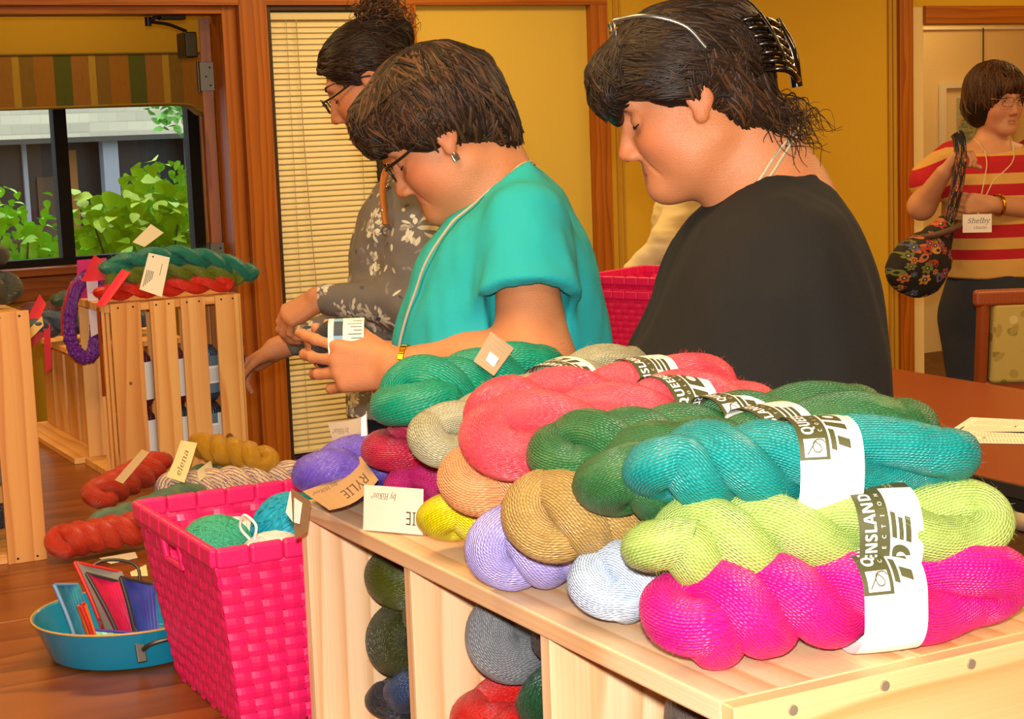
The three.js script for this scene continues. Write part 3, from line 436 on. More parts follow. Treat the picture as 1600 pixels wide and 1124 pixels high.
function surf(f, lo, hi, h, colf, uvf) {
  const nx = Math.ceil((hi[0] - lo[0]) / h) + 1, ny = Math.ceil((hi[1] - lo[1]) / h) + 1, nz = Math.ceil((hi[2] - lo[2]) / h) + 1, G = new Float32Array(nx * ny * nz), B = 6, id = (i, j, k) => (k * ny + j) * nx + i;
  for (let k = 0; k < nz; k += B) for (let j = 0; j < ny; j += B) for (let i = 0; i < nx; i += B) {
    const c = f(lo[0] + (i + B / 2 - 0.5) * h, lo[1] + (j + B / 2 - 0.5) * h, lo[2] + (k + B / 2 - 0.5) * h), far = abs(c) > B * h * 1.55 + 0.004, v = c > 0 ? 1 : -1;
    for (let c2 = k; c2 < min(nz, k + B); c2++) for (let b = j; b < min(ny, j + B); b++) for (let a = i; a < min(nx, i + B); a++) G[id(a, b, c2)] = far ? v : f(lo[0] + a * h, lo[1] + b * h, lo[2] + c2 * h);
  }
  const vi = new Int32Array(nx * ny * nz).fill(-1), pos = [], idx = [], O = [0, 1, nx, nx + 1, nx * ny, nx * ny + 1, nx * ny + nx, nx * ny + nx + 1], E = [[0, 1], [2, 3], [4, 5], [6, 7], [0, 2], [1, 3], [4, 6], [5, 7], [0, 4], [1, 5], [2, 6], [3, 7]];
  for (let k = 0; k < nz - 1; k++) for (let j = 0; j < ny - 1; j++) for (let i = 0; i < nx - 1; i++) {
    const o = id(i, j, k); let m = 0; for (let q = 0; q < 8; q++) if (G[o + O[q]] < 0) m |= 1 << q;
    if (m === 0 || m === 255) continue;
    let x = 0, y = 0, z = 0, c = 0;
    for (const [a, b] of E) { if (((m >> a) & 1) === ((m >> b) & 1)) continue; const va = G[o + O[a]], vb = G[o + O[b]], t = va / (va - vb); x += (a & 1) + t * ((b & 1) - (a & 1)); y += ((a >> 1) & 1) + t * (((b >> 1) & 1) - ((a >> 1) & 1)); z += (a >> 2) + t * ((b >> 2) - (a >> 2)); c++; }
    vi[o] = pos.length / 3; pos.push(lo[0] + (i + x / c) * h, lo[1] + (j + y / c) * h, lo[2] + (k + z / c) * h);
  }
  const quad = (a, b, c, d, fl) => { if (a < 0 || b < 0 || c < 0 || d < 0) return; fl ? idx.push(a, b, c, a, c, d) : idx.push(a, c, b, a, d, c); };
  for (let k = 1; k < nz - 1; k++) for (let j = 1; j < ny - 1; j++) for (let i = 1; i < nx - 1; i++) {
    const o = id(i, j, k), s = G[o] < 0;
    if (s !== G[o + 1] < 0) quad(vi[o - nx - nx * ny], vi[o - nx * ny], vi[o], vi[o - nx], s);
    if (s !== G[o + nx] < 0) quad(vi[o - 1 - nx * ny], vi[o - 1], vi[o], vi[o - nx * ny], s);
    if (s !== G[o + nx * ny] < 0) quad(vi[o - 1 - nx], vi[o - nx], vi[o], vi[o - 1], s);
  }
  const g = new THREE.BufferGeometry(); g.setAttribute('position', new THREE.Float32BufferAttribute(pos, 3));
  if (colf) { const c = []; for (let i = 0; i < pos.length; i += 3) c.push(...colf(pos[i], pos[i + 1], pos[i + 2])); g.setAttribute('color', new THREE.Float32BufferAttribute(c, 3)); }
  const uv = []; for (let i = 0; i < pos.length; i += 3) uv.push(...(uvf ? uvf(pos[i], pos[i + 1], pos[i + 2]) : [pos[i] + pos[i + 2], pos[i + 1]])); g.setAttribute('uv', new THREE.Float32BufferAttribute(uv, 2));
  g.setIndex(idx); g.computeVertexNormals(); return g;
}
// move a point onto a field's surface, standing off a little
const proj = (f, p, off = 0.001) => { let [x, y, z] = p; for (let i = 0; i < 8; i++) { const e = 0.0008, d = f(x, y, z), gx = f(x + e, y, z) - d, gy = f(x, y + e, z) - d, gz = f(x, y, z + e) - d, l = hypot(gx, gy, gz) || 1; const k = (d - off) * 0.9 / l; x -= gx * k; y -= gy * k; z -= gz * k; } return V(x, y, z); };
// head in its own frame: x forward, y up (0 at the eyes), z to the person's right
function headField(full = 0, open = 0) {
  const m = (c, s) => [c[0], c[1], c[2] * s], both = (k, mk) => union(k, mk(1), mk(-1));
  let f = union(0.035, ell([-0.014, 0.032, 0], [0.094, 0.088, 0.075]), ell([0.03, -0.03, 0], [0.06, 0.083, 0.06]));
  f = union(0.03, f, both(0.01, (s) => cone(m([-0.012, -0.055, 0.05], s), m([0.066, -0.097, 0.014], s), 0.022, 0.019)), ell([0.076, -0.101, 0], [0.018, 0.018, 0.022]));
  f = union(0.03, f, both(0.01, (s) => ell(m([0.052, -0.036, 0.037], s), [0.03, 0.028, 0.025])));
  if (full) f = union(0.045, f, both(0.02, (s) => ell(m([0.022, -0.076, 0.036], s), [0.036 * full, 0.036 * full, 0.032 * full])), ell([0.02, -0.105, 0], [0.042 * full, 0.026 * full, 0.042 * full]));
  f = union(0.02, f, cone([0.078, 0.022, -0.03], [0.078, 0.022, 0.03], 0.0125, 0.0125));
  const eyes = both(0.001, (s) => ell(m([0.092, 0.0, 0.032], s), [0.014, 0.0125, 0.019]));
  f = minus(0.014, f, eyes);
  f = union(0.004, f, both(0.001, (s) => ell(m([0.0735, -0.001, 0.031], s), [0.0135, 0.0125, 0.0145])));
  f = union(0.014, f, cone([0.086, 0.006, 0], [0.106, -0.039, 0], 0.0075, 0.011));
  f = union(0.007, f, both(0.004, (s) => ell(m([0.098, -0.0445, 0.0105], s), [0.0105, 0.0075, 0.0075])));
  f = minus(0.003, f, both(0.001, (s) => ell(m([0.1, -0.052, 0.0065], s), [0.005, 0.004, 0.003])));
  f = union(0.02, f, ell([0.068, -0.07, 0], [0.019, 0.024, 0.027]));
  f = union(0.006, f, cone([0.0815, -0.0735, -0.018], [0.0815, -0.0735, 0.018], 0.004, 0.004), cone([0.0855, -0.0712, -0.008], [0.0855, -0.0712, 0.008], 0.0058, 0.0058), cone([0.084, -0.0812, -0.012], [0.084, -0.0812, 0.012], 0.0064, 0.0064));
  f = minus(0.002, f, union(0.001, cone([0.0918, -0.0763, -0.014], [0.0918, -0.0763, 0.014], 0.0014, 0.0014), cone([0.083, -0.0768, -0.024], [0.083, -0.0768, 0.024], 0.0014, 0.0014)));
  const creases = both(0.001, (s) => { const q = (p) => proj(f, m(p, s), -0.0001).toArray(); return union(0.001, cone(q([0.092, -0.047, 0.02]), q([0.082, -0.062, 0.028]), 0.0012, 0.0016), cone(q([0.082, -0.062, 0.028]), q([0.072, -0.08, 0.034]), 0.0016, 0.001), cone(q([0.09, -0.016, 0.022]), q([0.078, -0.02, 0.042]), 0.0006, 0.0012)); });
  f = minus(0.005, f, creases);
  const ear = (s) => minus(0.004, union(0.006, ell(m([-0.006, 0.002, 0.077], s), [0.0195, 0.027, 0.0085]), ell(m([0.0, -0.024, 0.075], s), [0.0105, 0.0115, 0.0075])), ell(m([-0.001, 0.001, 0.0868], s), [0.0105, 0.0165, 0.0055]));
  f = union(0.006, f, both(0.001, ear));
  return f;
}
const rotP = (p, a) => [p[0] * cos(a) + p[1] * sin(a), -p[0] * sin(a) + p[1] * cos(a), p[2]];
// head pose: origin, pitch (nod down), yaw (towards the person's right), scale
function pose(o, pitch, yaw = 0, s = 1) {
  const to = (x, y, z) => { x -= o[0]; y -= o[1]; z -= o[2]; const X = x * cos(yaw) + z * sin(yaw), Z = -x * sin(yaw) + z * cos(yaw); return [(X * cos(pitch) - y * sin(pitch)) / s, (X * sin(pitch) + y * cos(pitch)) / s, Z / s]; };
  const from = (h) => { const [a, b, c] = [h[0] * s, h[1] * s, h[2] * s], X = a * cos(pitch) + b * sin(pitch), Y = -a * sin(pitch) + b * cos(pitch); return [o[0] + X * cos(yaw) - c * sin(yaw), o[1] + Y, o[2] + X * sin(yaw) + c * cos(yaw)]; };
  const field = (f) => (x, y, z) => { const [a, b, c] = to(x, y, z); return f(a, b, c) * s; };
  return { to, from, field, s, v: (h) => V(...from(h)) };
}
// hand: wrist point, direction to the fingers, palm normal, thumb side
function handFields(w, dir, nrm, o = {}) {
  const D = V(...dir).normalize(), N = V(...nrm).addScaledVector(D, -V(...nrm).dot(D)).normalize(), T = (o.flip ? N.clone().cross(D) : D.clone().cross(N)).normalize(), s = o.s ?? 0.95;
  const P = (a, b, c) => V(...w).addScaledVector(D, a * s).addScaledVector(T, b * s).addScaledVector(N, c * s), arr = (v) => [v.x, v.y, v.z];
  const L = [[0.043, 0.026, 0.021], [0.047, 0.029, 0.022], [0.044, 0.027, 0.021], [0.034, 0.02, 0.018]], curl = o.curl ?? [0.5, 0.55, 0.6, 0.65], fan = o.fan ?? 0.1, fs = [], tips = [];
  const K = [[0.088, 0.029], [0.092, 0.0095], [0.087, -0.01], [0.078, -0.028]];
  const palm = union(0.016, ...K.map(([a, b]) => cone(arr(P(0.012, b * 0.55, 0)), arr(P(a, b, -0.002)), 0.0145 * s, 0.0115 * s)), cone(arr(P(0.02, 0.02, 0.008)), arr(P(0.05, 0.034, 0.012)), 0.014 * s, 0.012 * s), cone(arr(P(0.02, -0.016, 0.007)), arr(P(0.06, -0.022, 0.007)), 0.0125 * s, 0.011 * s));
  K.forEach(([a, b], i) => {
    let p = P(a, b, -0.002), ang = 0, sp = fan * (1.5 - i), d = D.clone().multiplyScalar(cos(sp)).addScaledVector(T, sin(sp)), r = [0.0098, 0.0102, 0.0098, 0.0086][i] * s; const list = [];
    for (let q = 0; q < 3; q++) { ang += curl[i] * [0.9, 1.1, 0.7][q]; const e = p.clone().addScaledVector(d, cos(ang) * L[i][q] * s).addScaledVector(N, sin(ang) * L[i][q] * s); list.push(cone(arr(p), arr(e), r, r * 0.92)); p = e; r *= 0.92; }
    tips.push(p); fs.push(union(0.004, ...list));
  });
  const th = o.thumb ?? [0.75, 0.45, 0.3]; let p = P(0.03, 0.03, 0.01), d = D.clone().multiplyScalar(cos(th[0])).addScaledVector(T, sin(th[0])), c = 0; const tl = [];
  [[0.04, 0.0125], [0.032, 0.0108], [0.026, 0.0098]].forEach(([l, r], q) => { c += th[1] * (q ? 1 : 0.7) * 0.6; const e = p.clone().addScaledVector(d, cos(c) * l * s).addScaledVector(N, sin(c) * l * s).addScaledVector(D, (q ? th[2] : 0) * l * s * 0.5); tl.push(cone(arr(p), arr(e), r * s, r * 0.9 * s)); p = e; });
  fs.push(union(0.005, ...tl));
  return { f: union(0.005, palm, ...fs), tips, P };
}
const skinMat = phy(0xffffff, 0.52, { vertexColors: true, sheen: 0.15, sheenRoughness: 0.5, bumpMap: dataTex(256, 256, (u, v) => 0.5 + tn(u, v, 50, 50, 61, 3), false, 12, 12), bumpScale: 0.0006 });
const hairMat = phy(0xffffff, 0.46, { vertexColors: true, specularIntensity: 0.45 });
// a cord lying on a surface through the given points
const lay = (f, pts, off, n = 24) => new THREE.CatmullRomCurve3(pts.map((p) => V(...p))).getPoints(n).map((p) => proj(f, p.toArray(), off));
// locks of hair lying on a field round a centre: from direction range a to range b
function locks(f, ctr, n, A, Bd, o) {
  const r = RNG(o.seed ?? 5), gs = [], dirOf = (R) => { const az = mix(R[0], R[1], r()), el = mix(R[2], R[3], r()); return V(cos(el) * cos(az), sin(el), cos(el) * sin(az)); };
  for (let i = 0; i < n; i++) {
    const k = r(); let a = dirOf(A), b = dirOf(Bd); if (o.mirror !== false && a.z * b.z < 0) b.z = -b.z;
    const pts = [], N = o.pts ?? 7, ph = r() * 6.3, l0 = o.part ? r() * o.part : 0, l1 = o.part ? min(1, l0 + 0.4 + 0.4 * r()) : 1;
    for (let q = 0; q < N; q++) {
      const t = mix(l0, l1, q / (N - 1)), d = a.clone().lerp(b, t).normalize(); d.x += (o.wave ?? 0.02) * sin(ph + t * 7); d.y += (o.wave ?? 0.02) * cos(ph + t * 6); d.normalize();
      let s = 0.2; for (let m = 0; m < 24; m++) { const e = f(ctr[0] + d.x * s, ctr[1] + d.y * s, ctr[2] + d.z * s); s -= e * 0.9; if (e < 0.0004 || s < 0.02) break; }
      const u = q / (N - 1); s += (o.lift ?? 0.0005) + (o.out ?? 0) * u * u * r();
      pts.push(V(ctr[0] + d.x * s, ctr[1] + d.y * s, ctr[2] + d.z * s));
    }
    const c = o.col(k, r), rr = (o.r ?? 0.003) * (0.6 + 0.8 * r()); gs.push(sweep(pts, (t) => rr * (0.25 + 0.75 * sin(PI * clamp(t * 0.92 + 0.04))), 14, 5, false, () => c));
  }
  return gs;
}
function curls(list, o) { // free curling wisps: [start, direction, length, coil radius, turns]
  const r = RNG(o.seed ?? 9), gs = [];
  for (const [p, d, len, cr, turns] of list) { const D = V(...d).normalize(), U = V(r() - 0.5, r() - 0.5, r() - 0.5).cross(D).normalize(), W = D.clone().cross(U), pts = [], ph = r() * 6; for (let q = 0; q < 12; q++) { const t = q / 11, a = ph + turns * 2 * PI * t; pts.push(V(...p).addScaledVector(D, len * t).addScaledVector(U, cr * (cos(a) - cos(ph)) * min(1, t * 3)).addScaledVector(W, cr * (sin(a) - sin(ph)) * min(1, t * 3)).add(V(0, -(o.drop ?? 0) * t * t * len, 0))); } const c = o.col(r(), r), rr = (o.r ?? 0.0018) * (0.6 + 0.8 * r()); gs.push(sweep(pts, (t) => rr * (1 - 0.75 * t), 30, 5, false, () => c)); }
  return gs;
}
const hairCol = (d, l) => (k, r) => { const t = Math.pow(r(), 2.2) * 0.9; return [0, 1, 2].map((i) => mix(d[i], l[i], t)); };
const withColor = (g, c) => { const n = g.attributes.position.count, a = new Float32Array(n * 3); for (let i = 0; i < n; i++) a.set(c, i * 3); g.setAttribute('color', new THREE.BufferAttribute(a, 3)); return g; };
function person(name, label, base, turn) { return thing(name, label, 'person', base, turn); }
// skin colour with lips and flush placed in the head frame
const skinCol = (H, base, lips, flush = 0.35) => (x, y, z) => {
  const [a, b, c] = H.to(x, y, z), L = a > 0.07 && b < -0.064 && b > -0.09 && abs(c) < 0.022 ? sst(0.006, 0.0, abs(b + 0.0765) - 0.008) * sst(0.022, 0.014, abs(c)) : 0;
  const F = flush * max(Math.exp(-((a - 0.06) ** 2 + (b + 0.035) ** 2 + (abs(c) - 0.045) ** 2) / 0.0011), 0.8 * Math.exp(-((a - 0.11) ** 2 + (b + 0.043) ** 2 + c * c) / 0.0003), 0.7 * Math.exp(-((a + 0.005) ** 2 + b * b + (abs(c) - 0.08) ** 2) / 0.0008));
  const n = 1 + 0.07 * fbm(x * 40, y * 40, z * 40, 3);
  return [mix(mix(base[0], base[0] * 1.05, F), lips[0], L * 0.75) * n, mix(mix(base[1], base[1] * 0.62, F), lips[1], L * 0.75) * n, mix(mix(base[2], base[2] * 0.62, F), lips[2], L * 0.75) * n];
};
// brows and lashes laid on the head field
function faceHair(H, f, parent, col, open = false) {
  const place = (b, c, o = 0) => { let a = 0.13; for (let i = 0; i < 60; i++) { const e = f(a, b, c); if (e < 0.0004) break; a -= e * 0.7; } return H.v([a + o, b, c]); };
  for (const s of [-1, 1]) {
    part('eyebrow', sweep([0, 0.25, 0.5, 0.75, 1].map((t) => place(0.0235 + 0.006 * sin(t * 2.4), s * mix(0.012, 0.05, t), 0.001)), (t) => 0.0028 * H.s * (1 - 0.6 * t), 16, 6), std(col, 0.8), parent);
    part('eyelashes', sweep([0, 0.25, 0.5, 0.75, 1].map((t) => place(open ? 0.005 + 0.003 * sin(t * PI) : -0.006 - 0.0035 * sin(t * PI), s * mix(0.019, 0.045, t), 0.0015)), (t) => 0.0019 * H.s * sin(PI * (0.15 + 0.7 * t)), 14, 5), std(0x20120a, 0.8), parent);
    if (open) { part('eye', new THREE.SphereGeometry(0.0035 * H.s, 10, 8).translate(...place(-0.0005, s * 0.032, -0.0012).toArray()), std(0x2a1a10, 0.2), parent); }
  }
}
function glasses(H, parent, mat, o) { // two lens rims, bridge, temples; o: centre [a,b], lens half sizes, tilt
  const G = new THREE.Group(); G.name = 'eyeglasses'; parent.add(G);
  const [ca, cb] = o.at, hw = 0.024, hh = o.hh ?? 0.016, tl = o.tilt ?? 0.15;
  for (const s of [-1, 1]) {
    const rim = []; for (let i = 0; i < 20; i++) { const a = i / 20 * 2 * PI, k = Math.pow(abs(cos(a)) ** 3.2 + abs(sin(a)) ** 3.2, -1 / 3.2); const dx = hw * k * cos(a), dy = hh * k * sin(a), zz = s * 0.033 + dx; rim.push(H.v([ca + tl * dy - 1.2 * zz * zz, cb + dy, zz])); }
    part('rim', tube(rim, o.r ?? 0.0016, 48, 6, true), mat, G);
    part('temple', tube([H.v([ca - 0.006, cb + hh * 0.55, s * 0.059]), H.v([ca - 0.035, cb + hh * 0.62, s * 0.072]), H.v([0.012, cb + hh * 0.7 + (o.rise ?? 0), s * 0.081]), H.v([-0.012, cb + hh * 0.3 + (o.rise ?? 0), s * 0.082])], o.rt ?? 0.0022, 20, 6), mat, G);
    const cen = H.v([ca - 0.001, cb, s * 0.033]), pos = []; for (let i = 0; i < 20; i++) { const p = rim[i], q = rim[(i + 1) % 20]; pos.push(cen.x, cen.y, cen.z, p.x, p.y, p.z, q.x, q.y, q.z); }
    const lg = new THREE.BufferGeometry(); lg.setAttribute('position', new THREE.Float32BufferAttribute(pos, 3)); lg.computeVertexNormals(); part('lens', lg, glassM, G);
  }
  part('bridge', tube([H.v([ca - 0.002, cb + hh * 0.3, -0.011]), H.v([ca + 0.004, cb + hh * 0.45, 0]), H.v([ca - 0.002, cb + hh * 0.3, 0.011])], o.r ?? 0.0016, 10, 6), mat, G);
  return G;
}
const knitBump = dataTex(256, 256, (u, v) => 0.5 + 0.25 * sin(u * 2 * PI * 64) * sin(v * 2 * PI * 64) + 0.35 * tn(u, v, 40, 40, 71, 2), false, 8, 8);
const cloth = (c, o = {}) => phy(c, 0.88, { sheen: 0.25, sheenRoughness: 0.6, bumpMap: knitBump, bumpScale: 0.0006, ...o });
const fold = (f, amp, fx, fy, fz, seed) => (x, y, z) => { const d = f(x, y, z); return abs(d) > 0.05 ? d : d + amp * (n3(x * fx + seed, y * fy, z * fz) + 0.45 * n3(x * fx * 2.2, y * fy * 2.2 + seed, z * fz * 2.2)); };
const clipY = (f, y0, y1, k = 0.008) => (x, y, z) => smax(smax(f(x, y, z), y - y1, k), y0 - y, k);
// the lower body: trousers with two legs, and shoes
function legsOn(p, mat, shoeMat, o = {}) {
  const hx = o.x ?? -0.03, w = o.w ?? 0.1, top = o.top ?? 1.0, r = o.r ?? 0.1;
  const f = union(0.05, ell([hx, top - 0.12, 0], [o.hx ?? 0.145, 0.17, o.hz ?? 0.185]), ...[-1, 1].map((s) => union(0.04, cone([hx, top - 0.2, s * w], [hx + 0.015, 0.48, s * w * 0.9], r, r * 0.72), cone([hx + 0.015, 0.48, s * w * 0.9], [hx - 0.01, 0.07, s * w * 0.85], r * 0.7, r * 0.62))));
  part('trousers', surf(clipY(fold(f, 0.006, 9, 7, 9, 3), 0.05, top), [hx - 0.26, 0.02, -0.32], [hx + 0.26, top + 0.04, 0.32], 0.012), mat, p);
  for (const s of [-1, 1]) part('shoe', surf(clipY(union(0.03, ell([hx - 0.005, 0.045, s * w * 0.85], [0.06, 0.05, 0.042]), ell([hx + 0.1, 0.03, s * w * 0.88], [0.085, 0.038, 0.045])), 0.002, 0.12), [hx - 0.12, -0.02, s * w * 0.86 - 0.07], [hx + 0.22, 0.13, s * w * 0.86 + 0.07], 0.008), shoeMat, p);
}
// ---------------------------------------------------------------- the five women
const TURN = PI - 0.4907, SK = [0.60, 0.225, 0.09], LIP = [0.40, 0.10, 0.07];
const darkHair = hairCol([0.010, 0.006, 0.004], [0.055, 0.026, 0.012]), brownHair = hairCol([0.016, 0.008, 0.004], [0.11, 0.045, 0.016]);
const base3 = [0.012, 0.007, 0.004];
// --- woman in the black top
{
  const p = person('person', 'woman in a black top with glasses pushed up and hair clip, looking down', [1.394, 0, -1.887], TURN);
  const H = pose([0.092, 1.522, 0], 0.35, 0, 0.98), hf = headField(0.68), Hd = H.field(hf);
  const neck = union(0.04, cone([0.05, 1.46, 0], [-0.005, 1.36, 0], 0.052, 0.07), cone([0.035, 1.52, 0], [-0.03, 1.4, 0], 0.05, 0.06), ell([-0.04, 1.345, 0], [0.072, 0.065, 0.15]));
  const skin = union(0.02, Hd, neck, loft([[1.0, 0.12, -0.12, 0.15], [1.2, 0.12, -0.12, 0.16], [1.33, 0.07, -0.09, 0.15]]));
  part('body', surf(skin, [-0.16, 1.24, -0.2], [0.23, 1.66, 0.2], 0.0033, skinCol(H, SK, LIP, 0.5)), skinMat, p);
  faceHair(H, hf, p, 0x2a170c);
  // loose top: torso, sloping shoulders and hanging sleeves
  let top = loft([[0.8, 0.17, -0.16, 0.24], [0.95, 0.19, -0.165, 0.245], [1.08, 0.2, -0.168, 0.245], [1.13, 0.19, -0.166, 0.245], [1.18, 0.176, -0.164, 0.24], [1.24, 0.15, -0.158, 0.232], [1.28, 0.133, -0.15, 0.222], [1.325, 0.114, -0.137, 0.2], [1.36, 0.092, -0.12, 0.17], [1.39, 0.06, -0.1, 0.125], [1.415, 0.03, -0.075, 0.08]]);
  top = minus(0.012, top, H.field(ell([-0.055, -0.085, 0], [0.07, 0.11, 0.085])));
  top = minus(0.01, top, cone([0.03, 1.49, 0], [-0.11, 1.44, 0], 0.062, 0.055));
  part('blouse', surf(fold(fold(top, 0.012, 7, 3.2, 7, 21), 0.006, 16, 4, 16, 27), [-0.22, 0.78, -0.3], [0.25, 1.47, 0.3], 0.006), cloth(0x17140f, { roughness: 0.92 }), p);
  // hair: cap, bangs, twisted up at the back
  const cut = union(0.02, ell([0.085, -0.05, 0], [0.075, 0.105, 0.1]), ell([0.03, -0.09, 0], [0.1, 0.1, 0.12]));
  let hair = minus(0.012, ell([-0.002, 0.04, 0], [0.118, 0.09, 0.088]), cut);
  hair = union(0.03, hair, ell([0.1, 0.042, 0], [0.017, 0.044, 0.05]), ell([-0.086, 0.04, 0], [0.042, 0.066, 0.055]), ell([-0.086, -0.055, 0], [0.03, 0.066, 0.056]), ell([-0.05, -0.03, 0], [0.028, 0.05, 0.072]));
  const hw = fold(H.field(hair), 0.004, 30, 30, 60, 4);
  const gs = [surf(hw, [-0.09, 1.36, -0.14], [0.26, 1.7, 0.14], 0.005, () => base3)];
  const c0 = H.from([0, 0.035, 0]);
  gs.push(...locks(hw, c0, 460, [-0.9, 0.9, 0.3, 1.25], [2.3, 3.9, -0.3, 0.7], { seed: 3, r: 0.0024, lift: 0.0004, col: darkHair, wave: 0.03, part: 0.35 }));
  gs.push(...locks(hw, c0, 320, [-1.2, -0.1, 0.12, 0.55], [-2.9, -1.5, -0.15, 0.45], { seed: 7, r: 0.0022, lift: 0.0004, col: darkHair, wave: 0.02, part: 0.4, mirror: false }));
  gs.push(...locks(hw, c0, 180, [0.1, 1.2, 0.12, 0.55], [1.5, 2.9, -0.15, 0.45], { seed: 8, r: 0.0024, lift: 0.0004, col: darkHair, wave: 0.02, part: 0.4, mirror: false }));
  gs.push(...locks(hw, c0, 300, [-0.75, 0.75, 0.25, 0.7], [-0.8, 0.8, -0.55, -0.15], { seed: 44, r: 0.0021, col: darkHair, wave: 0.02, out: 0.003, mirror: false }));
  gs.push(...locks(hw, c0, 320, [-1.3, -0.35, -0.35, 0.25], [-2.5, -1.4, -0.3, 0.2], { seed: 45, r: 0.0021, col: darkHair, wave: 0.02, mirror: false }));
  gs.push(...locks(hw, c0, 220, [-0.6, 0.6, 0.6, 1.2], [-0.65, 0.65, -0.12, 0.2], { seed: 4, r: 0.0022, col: darkHair, wave: 0.02, out: 0.004, mirror: false }));
  gs.push(...locks(hw, c0, 260, [-2.6, -1.5, 0.0, 0.5], [-3.1, -1.9, -0.95, -0.3], { seed: 6, r: 0.0022, col: brownHair, wave: 0.07, out: 0.006 }));
  const ws = []; const r = RNG(31);
  for (let i = 0; i < 150; i++) ws.push([H.from([-0.06 - 0.055 * r(), -0.035 - 0.04 * r(), (r() - 0.6) * 0.12]), [-0.9 + 0.9 * (r() - 0.5), -1 + 0.9 * r(), (r() - 0.6) * 0.9], 0.03 + 0.055 * r() * r() + 0.02, 0.004 + 0.008 * r(), 0.8 + 1.6 * r()]);
  for (let i = 0; i < 30; i++) ws.push([H.from([-0.055 - 0.02 * r(), 0.11, (r() - 0.5) * 0.04]), [-0.2 + r() * 0.4, 1, (r() - 0.5)], 0.03 + 0.03 * r(), 0.005 + 0.006 * r(), 0.8 + r()]);
  gs.push(...curls(ws, { seed: 12, r: 0.0011, col: brownHair, drop: 0.2 }));
  part('hair', merge(gs.map((g) => { g.deleteAttribute('uv'); return g; })), hairMat, p);
  // claw clip
  const clip = new THREE.Group(); clip.name = 'hair_clip'; clip.userData.label = 'black claw clip'; p.add(clip);
  const cm = phy(0x0a0806, 0.12, { clearcoat: 1 });
  const q = (a, b, c) => H.v([a - 0.004, b - 0.052, c]);
  for (let i = 0; i < 7; i++) { const u = i / 6; part('claw', tube([q(-0.062 - 0.02 * u, 0.128 - 0.012 * i, -0.045), q(-0.11 - 0.014 * u, 0.118 - 0.013 * i, -0.055), q(-0.138, 0.1 - 0.013 * i, -0.028), q(-0.143, 0.094 - 0.013 * i, 0.01)], 0.0044, 16, 8), cm, clip); }
  part('spine', tube([q(-0.143, 0.105, 0), q(-0.149, 0.06, 0), q(-0.139, 0.01, 0)], 0.008, 12, 8), cm, clip);
  part('rail', tube([q(-0.06, 0.133, -0.048), q(-0.072, 0.09, -0.062), q(-0.088, 0.045, -0.062)], 0.0045, 12, 8), cm, clip);
  part('rail', tube([q(-0.118, 0.122, -0.052), q(-0.126, 0.085, -0.052), q(-0.128, 0.04, -0.05)], 0.0036, 12, 8), cm, clip);
  // silver glasses pushed up on the hair
  const gl = new THREE.Group(); gl.name = 'eyeglasses'; gl.userData.label = 'silver glasses pushed up on the head'; p.add(gl);
  const gm = std(0x9a9a92, 0.25, { metalness: 0.8 });
  for (const s of [-1, 1]) { part('temple', tube([H.v([0.06, 0.133, s * 0.062]), H.v([0.022, 0.122, s * 0.09]), H.v([-0.02, 0.09, s * 0.096]), H.v([-0.035, 0.055, s * 0.095])], 0.003, 24, 6), gm, gl); const rim = []; for (let i = 0; i < 18; i++) { const a = i / 18 * 2 * PI; rim.push(H.v([0.064 - 0.004 * sin(a), 0.117 + 0.017 * sin(a), s * 0.034 + 0.026 * cos(a)])); } part('rim', tube(rim, 0.0013, 40, 6, true), gm, gl); }
  part('bridge', tube([H.v([0.063, 0.121, -0.009]), H.v([0.066, 0.124, 0]), H.v([0.063, 0.121, 0.009])], 0.0014, 8, 6), gm, gl);
  // sheer neck ribbon
  const both = skin;
  for (const d of [0, 0.011]) part('neck_ribbon', sweep(lay(both, [[-0.05 - d, 1.475, 0.02], [-0.04 - d, 1.468, -0.05], [-0.008 - d, 1.44, -0.08], [0.018 - d, 1.412, -0.085], [0.035 - d, 1.385, -0.08]], 0.0014), () => (a) => 0.0009 + 0.0022 * abs(cos(a)), 40, 8), std(0xcdbb98, 0.5), p);
  legsOn(p, cloth(0x15151a), M.black, { top: 0.9, x: -0.01 });
}
